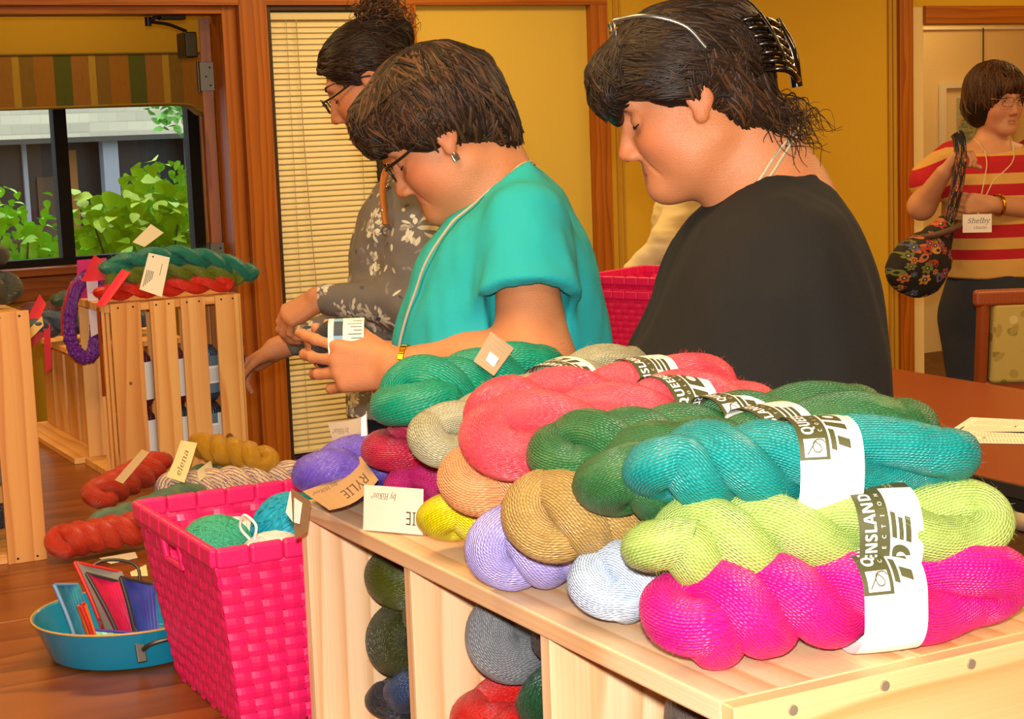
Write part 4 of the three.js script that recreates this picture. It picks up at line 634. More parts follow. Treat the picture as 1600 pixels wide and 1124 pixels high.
// --- woman in the teal T-shirt
{
  const p = person('person', 'woman in a teal T-shirt with dark glasses holding a ball of black yarn', [1.266, 0, -2.365], TURN);
  const H = pose([0.096, 1.482, 0], 0.54, 0, 0.95), hf = headField(0.75), Hd = H.field(hf);
  const neck = union(0.05, cone([0.045, 1.42, 0], [0.02, 1.32, 0], 0.048, 0.058), cone([0.03, 1.46, 0], [0.0, 1.385, 0], 0.05, 0.055), ell([-0.01, 1.32, 0], [0.06, 0.05, 0.12]));
  const sh = [-0.02, 1.33, -0.15], el = [-0.03, 1.145, -0.225], wr = [0.175, 1.143, -0.15];
  const sh2 = [-0.02, 1.35, 0.165], el2 = [0.0, 1.13, 0.215], wr2 = [0.185, 1.125, 0.06];
  const arm = union(0.03, cone(sh, el, 0.04, 0.058), cone(el, [0.06, 1.148, -0.19], 0.055, 0.043), cone([0.06, 1.148, -0.19], wr, 0.043, 0.0285)), arm2 = union(0.03, cone(sh2, el2, 0.045, 0.052), cone(el2, wr2, 0.05, 0.027));
  const h1 = handFields(wr, [1, 0.03, 0.22], [0.1, -0.1, 1], { flip: true, curl: [0.28, 0.42, 0.5, 0.62], fan: 0.16, thumb: [0.5, 0.9, 0.4], s: 1.0 });
  const h2 = handFields(wr2, [1, 0.1, -0.3], [0.15, 0.75, -0.7], { flip: true, curl: [0.45, 0.45, 0.5, 0.5], fan: 0.12, thumb: [0.7, 0.5, 0.3], s: 0.98 });
  const skin = union(0.025, Hd, neck, union(0.012, arm, h1.f), union(0.012, arm2, h2.f), loft([[0.95, 0.12, -0.1, 0.15], [1.2, 0.13, -0.1, 0.15], [1.33, 0.06, -0.08, 0.14]]));
  part('body', surf(skin, [-0.15, 0.98, -0.31], [0.34, 1.64, 0.3], 0.0036, skinCol(H, SK, LIP, 0.55)), skinMat, p);
  faceHair(H, hf, p, 0x33200f);
  let shirt = loft([[0.78, 0.16, -0.17, 0.205], [0.9, 0.18, -0.165, 0.21], [1.0, 0.19, -0.16, 0.205], [1.1, 0.188, -0.158, 0.2], [1.17, 0.183, -0.154, 0.198], [1.21, 0.172, -0.148, 0.196], [1.25, 0.156, -0.142, 0.192], [1.3, 0.135, -0.128, 0.185], [1.355, 0.094, -0.105, 0.165], [1.39, 0.045, -0.086, 0.13], [1.42, 0.01, -0.058, 0.09], [1.44, -0.01, -0.045, 0.06]]);
  const slv = (a, b, r0, r1) => { const f = cone(a, [mix(a[0], b[0], 1.4), mix(a[1], b[1], 1.4), mix(a[2], b[2], 1.4)], r0, r1); const d = V(b[0] - a[0], b[1] - a[1], b[2] - a[2]), l = d.length(); d.normalize(); return (x, y, z) => smax(f(x, y, z), (x - a[0]) * d.x + (y - a[1]) * d.y + (z - a[2]) * d.z - l, 0.006); };
  shirt = union(0.025, shirt, slv([-0.022, 1.345, -0.14], [-0.024, 1.24, -0.205], 0.068, 0.084), slv([-0.022, 1.345, 0.14], [-0.015, 1.242, 0.205], 0.068, 0.08));
  shirt = minus(0.01, shirt, H.field(ell([-0.03, -0.1, 0], [0.075, 0.1, 0.085])));
  shirt = minus(0.008, shirt, cone([0.1, 1.43, 0], [0.085, 1.36, 0], 0.05, 0.025));
  shirt = minus(0.005, shirt, slv([-0.025, 1.243, -0.2], [-0.03, 1.1, -0.216], 0.06, 0.0635));
  part('t_shirt', surf(fold(fold(shirt, 0.008, 9, 5, 9, 40), 0.004, 20, 9, 20, 45), [-0.2, 0.76, -0.32], [0.23, 1.47, 0.32], 0.005), cloth(new THREE.Color(0.012, 0.41, 0.42)), p);
  const cut = union(0.02, ell([0.09, -0.055, 0], [0.07, 0.1, 0.1]), ell([0.035, -0.1, 0], [0.075, 0.1, 0.12]), ell([0.0, -0.02, 0.1], [0.028, 0.034, 0.03]), ell([0.0, -0.02, -0.1], [0.028, 0.034, 0.03]));
  let hair = minus(0.01, ell([-0.01, 0.046, 0], [0.118, 0.1, 0.094]), cut);
  hair = union(0.03, hair, ell([0.094, 0.066, 0], [0.022, 0.046, 0.058]), minus(0.01, ell([-0.075, -0.02, 0], [0.04, 0.07, 0.062]), ell([-0.02, -0.09, 0], [0.05, 0.05, 0.1])));
  const hw = fold(H.field(hair), 0.006, 26, 26, 50, 9), c0 = H.from([0, 0.03, 0]);
  const gs = [surf(hw, [-0.06, 1.36, -0.14], [0.26, 1.64, 0.14], 0.005, () => base3)];
  const tc = hairCol([0.014, 0.008, 0.005], [0.12, 0.055, 0.024]);
  gs.push(...locks(hw, c0, 520, [-1.4, 1.4, 0.8, 1.5], [1.7, 4.5, -0.75, 0.2], { seed: 13, r: 0.0027, lift: 0.001, col: tc, wave: 0.06, part: 0.4, out: 0.006 }));
  gs.push(...locks(hw, c0, 320, [-0.85, 0.85, 0.2, 0.7], [-0.9, 0.9, -0.6, -0.2], { seed: 46, r: 0.0024, col: brownHair, wave: 0.05, out: 0.006, mirror: false }));
  gs.push(...locks(hw, c0, 260, [-1.7, -0.4, 0.0, 0.4], [-1.9, -0.6, -0.5, -0.15], { seed: 47, r: 0.0024, col: brownHair, wave: 0.04, out: 0.004, mirror: false }));
  gs.push(...locks(hw, c0, 260, [-0.9, 0.9, 0.6, 1.3], [-0.8, 0.8, -0.25, 0.1], { seed: 14, r: 0.0026, col: brownHair, wave: 0.06, out: 0.01, mirror: false }));
  gs.push(...locks(hw, c0, 360, [-1.8, -0.3, 0.25, 0.9], [-1.9, -0.5, -0.35, 0.2], { seed: 16, r: 0.0026, col: brownHair, wave: 0.05, out: 0.006, mirror: false }));
  gs.push(...locks(hw, c0, 150, [0.3, 1.8, 0.25, 0.9], [0.5, 1.9, -0.35, 0.2], { seed: 18, r: 0.0028, col: brownHair, wave: 0.05, out: 0.006, mirror: false }));
  gs.push(...locks(hw, c0, 240, [2.0, 4.3, 0.0, 0.5], [2.2, 4.1, -0.95, -0.5], { seed: 17, r: 0.0026, col: brownHair, wave: 0.04, out: 0.008 }));
  part('hair', merge(gs.map((g) => { g.deleteAttribute('uv'); return g; })), hairMat, p);
  glasses(H, p, std(0x1a120c, 0.3), { at: [0.106, -0.004], tilt: 0.1, r: 0.0018, rt: 0.0024, rise: 0.004 });
  const ear = part('earring', new RoundedBoxGeometry(0.012, 0.012, 0.005, 2, 0.002), M.silver, p); ear.position.copy(H.v([0.0, -0.041, -0.079])); ear.rotation.set(0.2, 0.3, -0.5);
  part('post', new THREE.SphereGeometry(0.0035, 10, 8), M.silver, ear).position.set(0.0, 0.006, -0.003);
  for (const [d, m] of [[0, 0xc9b09a], [0.007, 0xbfa58c]]) part('neck_cord', sweep(lay((x, y, z) => min(skin(x, y, z), shirt(x, y, z)), [[-0.045, 1.436 - d * 0.3, 0.0], [-0.025, 1.435 - d, -0.055], [0.02 - d, 1.4, -0.08], [0.07 - d, 1.345, -0.095], [0.125 - d, 1.28, -0.1], [0.165 - d, 1.2, -0.1], [0.187 - d, 1.1, -0.085]], 0.004, 40), () => 0.0017, 60, 6), std(m, 0.7), p);
  // gold watch
  const w = new THREE.Group(); w.name = 'wrist_watch'; w.userData.label = 'gold bracelet watch'; p.add(w); w.position.set(0.16, 1.1435, -0.156); w.rotation.y = -0.22;
  for (let i = 0; i < 20; i++) { const a = i / 20 * 2 * PI; const l = part('link', new RoundedBoxGeometry(0.009, 0.0095, 0.0035, 1, 0.001), M.gold, w); l.position.set(0, 0.0325 * cos(a), 0.0325 * sin(a)); l.rotation.x = a + PI / 2; }
  part('case', new THREE.CylinderGeometry(0.013, 0.0135, 0.008, 24).rotateX(PI / 2).scale(0.85, 1.15, 1).translate(0, -0.003, -0.035), M.gold, w); part('dial', new THREE.CylinderGeometry(0.0105, 0.0105, 0.001, 24).rotateX(PI / 2).scale(0.85, 1.15, 1).translate(0, -0.003, -0.0395), std(0xcf9a2a, 0.3), w);
  legsOn(p, cloth(0x1c2233), M.black, { top: 1.0, x: -0.0, hx: 0.16, hz: 0.19 });
}
// black ball of yarn in her hands
{
  const b = thing('yarn_ball', 'black yarn ball with printed label held by the woman in teal', 'yarn', [0.996, 1.17, -2.404], TURN);
  const g = new THREE.SphereGeometry(1, 40, 28).scale(0.05, 0.046, 0.038); const uv = g.attributes.uv; for (let i = 0; i < uv.count; i++) uv.setXY(i, uv.getX(i) * 4, uv.getY(i) * 2);
  part('wound_yarn', g, yarnMat(0x121214, 0), b);
  const lt = canvasTex(256, 256, (c, w, h) => { c.fillStyle = '#f3ecd6'; c.fillRect(0, 0, w, h); c.fillStyle = '#7fa6c0'; c.fillRect(150, 0, 66, h); c.fillStyle = '#33414d'; c.fillRect(150, 20, 66, 60); c.fillStyle = '#666'; for (let y = 18; y < 250; y += 14) c.fillRect(14, y, 60 + (y * 37) % 60, 4); });
  const s = []; for (let i = 0; i <= 14; i++) s.push([cos(mix(0.3, 2.84, i / 14)), sin(mix(0.3, 2.84, i / 14))]);
  const pos = [], u2 = [], ix = []; s.forEach(([ca, sa], i) => { for (const x of [-0.03, 0.024]) { pos.push(x, 0.0465 * ca * 1.0, -0.0405 * sa); u2.push(x < 0 ? 0 : 1, 1 - i / 14); } }); for (let i = 0; i < 14; i++) { const a = i * 2; ix.push(a, a + 1, a + 2, a + 2, a + 1, a + 3); }
  const lg = new THREE.BufferGeometry(); lg.setAttribute('position', new THREE.Float32BufferAttribute(pos, 3)); lg.setAttribute('uv', new THREE.Float32BufferAttribute(u2, 2)); lg.setIndex(ix); lg.computeVertexNormals();
  part('paper_label', lg, std(0xffffff, 0.6, { map: lt, side: THREE.DoubleSide }), b).position.x = -0.004;
}
// --- woman in the grey floral shirt
{
  const p = person('person', 'woman in a grey floral shirt with curly bun reaching towards the crate', [1.638, 0, -3.52], TURN);
  const H = pose([0.078, 1.6, 0], 0.44, 0, 1.03), hf = headField(0), Hd = H.field(hf);
  const neck = union(0.04, cone([0.04, 1.53, 0], [-0.01, 1.4, 0], 0.052, 0.06), ell([-0.02, 1.36, 0], [0.055, 0.045, 0.11]));
  const sh = [-0.02, 1.345, -0.14], el = [0.0, 1.115, -0.205], wr = [0.2, 1.135, -0.15], sh2 = [-0.01, 1.345, 0.14], el2 = [0.085, 1.065, 0.16], wr2 = [0.345, 0.985, 0.17];
  const arm = union(0.03, cone(sh, el, 0.042, 0.04), cone(el, wr, 0.04, 0.026)), arm2 = union(0.03, cone(sh2, el2, 0.042, 0.04), cone(el2, wr2, 0.04, 0.028));
  const h1 = handFields(wr, [0.8, -0.45, 0.1], [-0.35, -0.7, 0.55], { flip: true, curl: [0.7, 0.75, 0.8, 0.85], fan: 0.06, thumb: [0.35, 0.5, 0.5] });
  const h2 = handFields(wr2, [0.85, -0.5, -0.05], [-0.4, -0.7, -0.3], { curl: [0.5, 0.5, 0.55, 0.6], fan: 0.06 });
  const skin = union(0.025, Hd, neck, union(0.012, arm, h1.f), union(0.012, arm2, h2.f), loft([[1.0, 0.1, -0.1, 0.14], [1.2, 0.1, -0.1, 0.15], [1.35, 0.05, -0.08, 0.14]]));
  part('body', surf(skin, [-0.13, 0.85, -0.28], [0.5, 1.76, 0.26], 0.0042, skinCol(H, [0.58, 0.225, 0.095], LIP, 0.5)), skinMat, p);
  faceHair(H, hf, p, 0x2a170c);
  const ft = canvasTex(1024, 1024, (c, w, h) => {
    c.fillStyle = '#756e66'; c.fillRect(0, 0, w, h); const r = RNG(77);
    const petal = (x, y, a, l, wd, col) => { c.save(); c.translate(x, y); c.rotate(a); c.fillStyle = col; c.beginPath(); c.moveTo(0, 0); c.bezierCurveTo(l * 0.3, -wd, l * 0.8, -wd, l, 0); c.bezierCurveTo(l * 0.75, wd * 0.8, l * 0.3, wd * 0.7, 0, 0); c.fill(); c.restore(); };
    for (let i = 0; i < 44; i++) { const x = r() * w, y = r() * h, R = 40 + 34 * r(); for (let k = 0; k < 26; k++) { const a = r() * 6.3, d = R * r() * 0.8; petal(x + cos(a) * d, y + sin(a) * d, a + (r() - 0.5), R * (0.3 + 0.4 * r()), 6 + 9 * r(), ['#e4dfc6', '#d6d0b6', '#c9c0a4', '#9f968a'][floor(r() * 4)]); } }
    for (let i = 0; i < 130; i++) petal(r() * w, r() * h, r() * 6.3, 18 + 30 * r(), 5 + 7 * r(), ['#ddd8bd', '#c3bba6', '#8f887e'][floor(r() * 3)]);
    for (let i = 0; i < 60; i++) petal(r() * w, r() * h, r() * 6.3, 20 + 30 * r(), 6 + 8 * r(), ['#555560', '#4b4d5a'][floor(r() * 2)]);
  });
  ft.repeat.set(2.0, 2.0);
  const slv = (a, b, r0, r1, f) => cone(a, [mix(a[0], b[0], f), mix(a[1], b[1], f), mix(a[2], b[2], f)], r0, r1);
  let shirt = loft([[0.86, 0.17, -0.16, 0.19], [0.95, 0.165, -0.15, 0.185], [1.04, 0.155, -0.14, 0.18], [1.154, 0.153, -0.13, 0.182], [1.24, 0.14, -0.125, 0.182], [1.312, 0.114, -0.115, 0.168], [1.37, 0.075, -0.1, 0.135], [1.42, 0.02, -0.07, 0.07]]);
  shirt = union(0.03, shirt, slv([-0.02, 1.35, -0.14], el, 0.062, 0.056, 1), slv(el, wr, 0.056, 0.034, 0.93), slv([-0.02, 1.35, 0.14], el2, 0.062, 0.056, 1), slv(el2, wr2, 0.056, 0.036, 0.8));
  shirt = minus(0.01, shirt, union(0.02, cone([0.05, 1.5, 0], [0.02, 1.41, 0], 0.062, 0.052), cone([0.04, 1.44, 0], [0.085, 1.42, 0], 0.045, 0.02)));
  part('floral_shirt', surf(fold(fold(shirt, 0.009, 11, 9, 11, 55), 0.004, 26, 20, 26, 58), [-0.2, 0.84, -0.31], [0.4, 1.47, 0.3], 0.0055, null, (x, y, z) => [(x * 0.8 + (z > 0 ? 0.6 - z : z) * 0.5), y + 0.15 * z]), cloth(0xffffff, { map: ft }), p);
  const cut = union(0.02, ell([0.095, -0.045, 0], [0.075, 0.105, 0.1]), ell([0.03, -0.09, 0], [0.08, 0.1, 0.12]));
  let hair = minus(0.01, ell([-0.01, 0.042, 0], [0.108, 0.088, 0.086]), cut); hair = union(0.02, hair, ell([-0.085, 0.07, 0], [0.05, 0.05, 0.05]), ell([-0.08, -0.03, 0], [0.03, 0.045, 0.05]));
  const hw = fold(H.field(hair), 0.004, 30, 30, 50, 14), c0 = H.from([0, 0.03, 0]), gs = [surf(hw, [-0.12, 1.46, -0.14], [0.24, 1.8, 0.14], 0.006, () => base3)];
  gs.push(...locks(hw, c0, 330, [-1.5, 0.0, -0.3, 0.4], [-2.9, -1.5, -0.3, 0.5], { seed: 24, r: 0.0026, col: darkHair, wave: 0.03, part: 0.4, mirror: false }));
  gs.push(...locks(hw, c0, 300, [-1.2, 1.2, 0.05, 0.9], [2.4, 3.9, 0.0, 0.7], { seed: 23, r: 0.0028, col: darkHair, wave: 0.04, part: 0.3 }));
  const ws = [], r = RNG(41);
  for (let i = 0; i < 150; i++) { const a = r() * 6.3, e = r() * 3 - 0.9, d = [cos(a) * cos(e), sin(e), sin(a) * cos(e)], q = 0.022 + 0.02 * r(); ws.push([H.from([-0.085 + d[0] * q * 1.3, 0.105 + d[1] * q, d[2] * q * 1.2]), [d[0] + (r() - 0.5) * 1.6, d[1] + (r() - 0.5) * 1.6, d[2] + (r() - 0.5) * 1.6], 0.02 + 0.03 * r(), 0.007 + 0.008 * r(), 1 + 1.3 * r()]); }
  gs.push(...curls(ws, { seed: 22, r: 0.0024, col: hairCol([0.05, 0.022, 0.009], [0.3, 0.13, 0.045]) }));
  part('hair', merge(gs.map((g) => { g.deleteAttribute('uv'); return g; })), hairMat, p);
  glasses(H, p, std(0x151010, 0.3), { at: [0.112, -0.006], tilt: 0.12, r: 0.0019, rt: 0.0026, rise: 0.006 });
  // leather shoulder strap with studs and ring
  const st = new THREE.Group(); st.name = 'bag_strap'; st.userData.label = 'tan leather strap with studs'; p.add(st); const lm = std(0xb5691c, 0.5);
  const sp = [V(0.02, 1.43, -0.11), V(0.045, 1.4, -0.135), V(0.05, 1.35, -0.175), V(0.045, 1.29, -0.195)];
  part('leather', sweep(sp, () => (a) => 0.003 + 0.006 * abs(cos(a)), 16, 10), lm, st); for (const t of [0.4, 0.75]) part('stud', new THREE.SphereGeometry(0.0035, 8, 6).translate(...sp[0].clone().lerp(sp[3], t).add(V(0.012, -0.004, -0.019)).toArray()), M.silver, st);
  part('ring', new THREE.TorusGeometry(0.01, 0.002, 8, 20).translate(0.044, 1.278, -0.2), M.steel, st);
  legsOn(p, cloth(0x1d2334), M.black, { top: 0.98, x: -0.01, hx: 0.14 });
}
// ---------------------------------------------------------------- the woman in stripes, her bag, the woman in cream
{
  const p = person('person', 'smiling woman in a red and cream striped top and jeans by the hall doorway', [4.359, 0, -4.534], -2.07);
  const H = pose([0.0, 1.515, -0.012], 0.08, -0.42, 0.98), hf = headField(0, 1), Hd = H.field(hf);
  const neck = union(0.04, cone([-0.015, 1.45, -0.01], [-0.02, 1.33, 0.005], 0.048, 0.058), ell([-0.01, 1.32, 0.0], [0.08, 0.05, 0.15]));
  const sh = [0.0, 1.3, 0.15], el = [0.06, 1.155, 0.262], wr = [0.175, 1.27, 0.215], sh2 = [-0.01, 1.33, -0.175], el2 = [0.03, 1.12, -0.215], wr2 = [0.205, 1.16, 0.06];
  const arm = union(0.03, cone(sh, el, 0.046, 0.044), cone(el, wr, 0.044, 0.028)), arm2 = union(0.03, cone(sh2, el2, 0.052, 0.046), cone(el2, wr2, 0.045, 0.028));
  const h1 = handFields(wr, [0.25, 0.75, -0.55], [0.3, 0.3, -0.5], { curl: [1.0, 1.0, 1.0, 1.0], fan: 0.03, thumb: [0.5, 0.9, 0.4], s: 0.92 });
  const h2 = handFields(wr2, [0.15, 0.1, 1], [-0.8, 0.1, 0.3], { curl: [0.95, 0.95, 1.0, 1.0], fan: 0.03, thumb: [0.6, 0.8, 0.3], s: 0.92 });
  const skin = union(0.025, Hd, neck, union(0.012, arm, h1.f), union(0.012, arm2, h2.f), loft([[0.95, 0.1, -0.1, 0.14], [1.2, 0.1, -0.1, 0.15], [1.3, 0.06, -0.08, 0.14]]));
  part('body', surf(skin, [-0.13, 1.03, -0.3], [0.32, 1.66, 0.34], 0.0048, skinCol(H, [0.6, 0.27, 0.125], LIP, 0.5)), skinMat, p);
  faceHair(H, hf, p, 0x3a2414, true);
  part('teeth', new THREE.SphereGeometry(1, 12, 8).scale(0.004, 0.0042, 0.014).rotateY(0.42).translate(...H.from([0.0885, -0.0765, 0])), std(0xf2ead8, 0.4), p);
  // stripes follow the knit courses: height along the body and along the sleeves
  const st = canvasTex(16, 512, (c, w, h) => { c.fillStyle = '#d2a04e'; c.fillRect(0, 0, w, h); c.fillStyle = '#b4121c'; const s = (a, b) => c.fillRect(0, h * (1 - (b - 0.88) / 0.52), w, h * (b - a) / 0.52); s(0.965, 1.0); s(1.04, 1.085); s(1.185, 1.225); s(1.262, 1.32); s(1.355, 1.385); });
  const top = union(0.03, loft([[0.9, 0.125, -0.12, 0.17], [0.95, 0.13, -0.125, 0.178], [1.05, 0.135, -0.12, 0.172], [1.15, 0.145, -0.12, 0.175], [1.22, 0.14, -0.12, 0.178], [1.3, 0.1, -0.1, 0.175], [1.345, 0.06, -0.08, 0.155], [1.37, 0.02, -0.05, 0.1]]), cone([-0.005, 1.312, 0.14], [0.03, 1.24, 0.222], 0.064, 0.074), cone([-0.01, 1.315, -0.14], [0.0, 1.24, -0.2], 0.06, 0.068));
  const tee = minus(0.012, top, ell([0.0, 1.4, 0], [0.12, 0.085, 0.125]));
  part('striped_top', surf(fold(tee, 0.006, 8, 8, 8, 70), [-0.2, 0.88, -0.33], [0.2, 1.42, 0.33], 0.007, null, (x, y, z) => [0.5, clamp((y + (abs(z) > 0.17 ? (abs(z) - 0.17) * 0.35 : 0) - 0.88) / 0.52, 0.01, 0.99)]), cloth(0xffffff, { map: st }), p);
  let hair = minus(0.01, union(0.03, ell([-0.012, 0.035, 0], [0.118, 0.1, 0.098]), ell([-0.03, -0.03, 0], [0.1, 0.085, 0.1])), union(0.01, ell([0.1, -0.05, 0], [0.075, 0.085, 0.066]), cone([0.0, -0.16, 0], [0.0, -0.1, 0], 0.08, 0.05)));
  hair = union(0.012, hair, ell([0.085, 0.055, 0], [0.02, 0.032, 0.055]));
  const hw = fold(H.field(hair), 0.003, 30, 20, 30, 24), c0 = H.from([0, 0.02, 0]), gs = [surf(hw, [-0.17, 1.36, -0.18], [0.17, 1.68, 0.17], 0.006, () => base3)];
  gs.push(...locks(hw, c0, 420, [-3.14, 3.14, 1.0, 1.5], [-3.6, 3.6, -0.75, -0.3], { seed: 33, r: 0.0034, col: hairCol([0.04, 0.016, 0.006], [0.17, 0.07, 0.022]), wave: 0.01, part: 0.5, mirror: false }));
  part('hair', merge(gs.map((g) => { g.deleteAttribute('uv'); return g; })), hairMat, p);
  glasses(H, p, std(0x8a6a3a, 0.3, { metalness: 0.6 }), { at: [0.108, -0.004], r: 0.0012, rt: 0.0015 });
  const br = part('bracelet', new THREE.TorusGeometry(0.034, 0.006, 8, 24), M.gold, p); br.position.set(0.19, 1.157, 0.03); br.rotation.y = -0.15 + PI / 2 * 0; br.rotation.set(0, 0.35, 0);
  for (const s of [-1, 1]) part('lanyard', sweep([...lay((x, y, z) => min(skin(x, y, z), tee(x, y, z)), [[0.0, 1.37, 0.055 * s], [0.09, 1.3, 0.045 * s], [0.13, 1.23, 0.05 + 0.015 * s]], 0.004, 12), V(0.225, 1.125, 0.112)], () => 0.002, 30, 6), std(0xd9c28a, 0.7), p);
  const bt = canvasTex(256, 160, (c, w, h) => { c.fillStyle = '#efe3cf'; c.fillRect(0, 0, w, h); c.fillStyle = '#3b3a55'; c.font = 'italic 62px serif'; c.fillText('Shelby', 40, 78); c.font = 'italic 34px serif'; c.fillText('Charlie', 96, 130); });
  const bd = part('name_badge', new THREE.BoxGeometry(0.004, 0.062, 0.095), std(0xefe3cf, 0.5), p); bd.position.set(0.235, 1.1, 0.115); bd.rotation.y = -0.25;
  const bp = part('card', new THREE.PlaneGeometry(0.093, 0.06).rotateY(PI / 2), std(0xffffff, 0.5, { map: bt }), bd); bp.position.x = 0.0024;
  legsOn(p, cloth(0x23262e), std(0xe8dcd0, 0.6), { top: 0.94, hz: 0.175, w: 0.09, x: 0.0, r: 0.1 });
}
{
  const b = thing('shoulder_bag', 'dark paisley print cloth bag held by the woman in stripes', 'bag', [4.359, 0, -4.534], -2.07);
  const t = canvasTex(512, 512, (c, w, h) => {
    c.fillStyle = '#1c1610'; c.fillRect(0, 0, w, h); const r = RNG(5);
    for (let i = 0; i < 95; i++) { const x = r() * w, y = r() * h, R = 14 + 24 * r(), col = ['#a3361f', '#b8652c', '#6f7428', '#4d5b74', '#93405a', '#c08a3a'][floor(r() * 6)]; c.save(); c.translate(x, y); c.rotate(r() * 6.3); c.fillStyle = col; if (r() < 0.55) { for (let k = 0; k < 6; k++) { c.rotate(PI / 3); c.beginPath(); c.ellipse(R * 0.55, 0, R * 0.45, R * 0.3, 0, 0, 7); c.fill(); } c.fillStyle = '#30323e'; c.beginPath(); c.ellipse(0, 0, R * 0.4, R * 0.4, 0, 0, 7); c.fill(); c.fillStyle = '#c9a24e'; c.beginPath(); c.ellipse(0, 0, R * 0.18, R * 0.18, 0, 0, 7); c.fill(); } else { c.beginPath(); c.moveTo(0, -R); c.bezierCurveTo(R, -R, R, R, 0, R * 0.8); c.bezierCurveTo(-R * 0.8, R * 0.5, -R * 0.4, -R * 0.2, 0, -R); c.fill(); c.fillStyle = '#1c1610'; c.beginPath(); c.ellipse(R * 0.15, R * 0.2, R * 0.25, R * 0.35, 0, 0, 7); c.fill(); } c.restore(); }
  });
  t.repeat.set(3.4, 3.4); const bm = std(0xffffff, 0.8, { map: t }), uv = (x, y, z) => [z + x * 0.5, y];
  const f = union(0.05, ell([0.16, 0.945, 0.305], [0.07, 0.1, 0.105]), cone([0.17, 1.0, 0.27], [0.19, 1.1, 0.21], 0.08, 0.035));
  part('pouch', surf(fold(f, 0.008, 12, 12, 12, 80), [0.03, 0.78, 0.12], [0.3, 1.17, 0.44], 0.008, null, uv), bm, b);
  part('strap', sweep([V(0.19, 1.1, 0.205), V(0.215, 1.19, 0.185), V(0.222, 1.3, 0.17), V(0.205, 1.385, 0.168), V(0.2, 1.405, 0.175)], (t) => (a) => 0.016 + 0.012 * abs(cos(a)), 30, 14), bm, b);
  part('band', sweep([V(0.14, 1.055, 0.31), V(0.24, 1.065, 0.26), V(0.25, 1.09, 0.19), V(0.17, 1.1, 0.17), V(0.11, 1.07, 0.24)], () => 0.011, 40, 8, true), std(0x5a3a22, 0.6), b);
}
{
  const p = person('person', 'woman in a cream blouse mostly hidden behind the woman in black', [3.43, 0, -5.065], TURN);
  const H = pose([-0.02, 1.42, 0], 0.3, 0, 0.95), Hd = H.field(headField(0)), k = 0;
  const sh = [0.02, 1.22, -0.14], el = [0.09, 1.07, -0.2], wr = [0.24, 0.93, -0.15];
  const skin = union(0.03, Hd, cone([-0.04, 1.36, 0], [-0.03, 1.24, 0], 0.05, 0.06), union(0.02, cone(sh, el, 0.042, 0.04), cone(el, wr, 0.04, 0.028), handFields(wr, [0.8, -0.5, 0.1], [-0.4, -0.7, 0.4], { flip: true }).f), cone([0.02, 1.22, 0.14], [0.05, 1.0, 0.2], 0.042, 0.04), cone([0.05, 1.0, 0.2], [0.2, 0.92, 0.12], 0.04, 0.028), handFields([0.2, 0.92, 0.12], [0.8, -0.4, -0.2], [-0.4, -0.7, -0.3]).f, loft([[0.9, 0.1, -0.1, 0.14], [1.1, 0.1, -0.1, 0.15], [1.22, 0.06, -0.08, 0.14]]));
  part('body', surf(skin, [-0.2, 0.74, -0.3], [0.42, 1.56, 0.3], 0.006, skinCol(H, SK, LIP)), skinMat, p);
  const hw = H.field(minus(0.01, ell([-0.012, 0.03, 0], [0.112, 0.098, 0.092]), ell([0.095, -0.06, 0], [0.075, 0.1, 0.1])));
  part('hair', surf(hw, [-0.2, 1.28, -0.14], [0.16, 1.6, 0.14], 0.008, () => [0.08, 0.04, 0.02]), hairMat, p);
  const f = union(0.03, loft([[0.84, 0.15, -0.15, 0.19], [0.95, 0.14, -0.14, 0.18], [1.05, 0.135, -0.13, 0.18], [1.15, 0.125, -0.12, 0.175], [1.22, 0.1, -0.11, 0.16], [1.28, 0.06, -0.09, 0.1], [1.34, 0.045, -0.09, 0.07]]), cone([0.02, 1.225, -0.14], el, 0.06, 0.055), cone(el, [0.2, 0.967, -0.165], 0.055, 0.045), cone([0.02, 1.225, 0.14], [0.05, 1.02, 0.2], 0.06, 0.055));
  part('blouse', surf(fold(f, 0.007, 5, 22, 5, 90), [-0.2, 0.82, -0.3], [0.32, 1.38, 0.3], 0.007), cloth(0xdfcfa0), p);
  legsOn(p, cloth(0x2a2a30), M.black, { top: 0.88 });
}
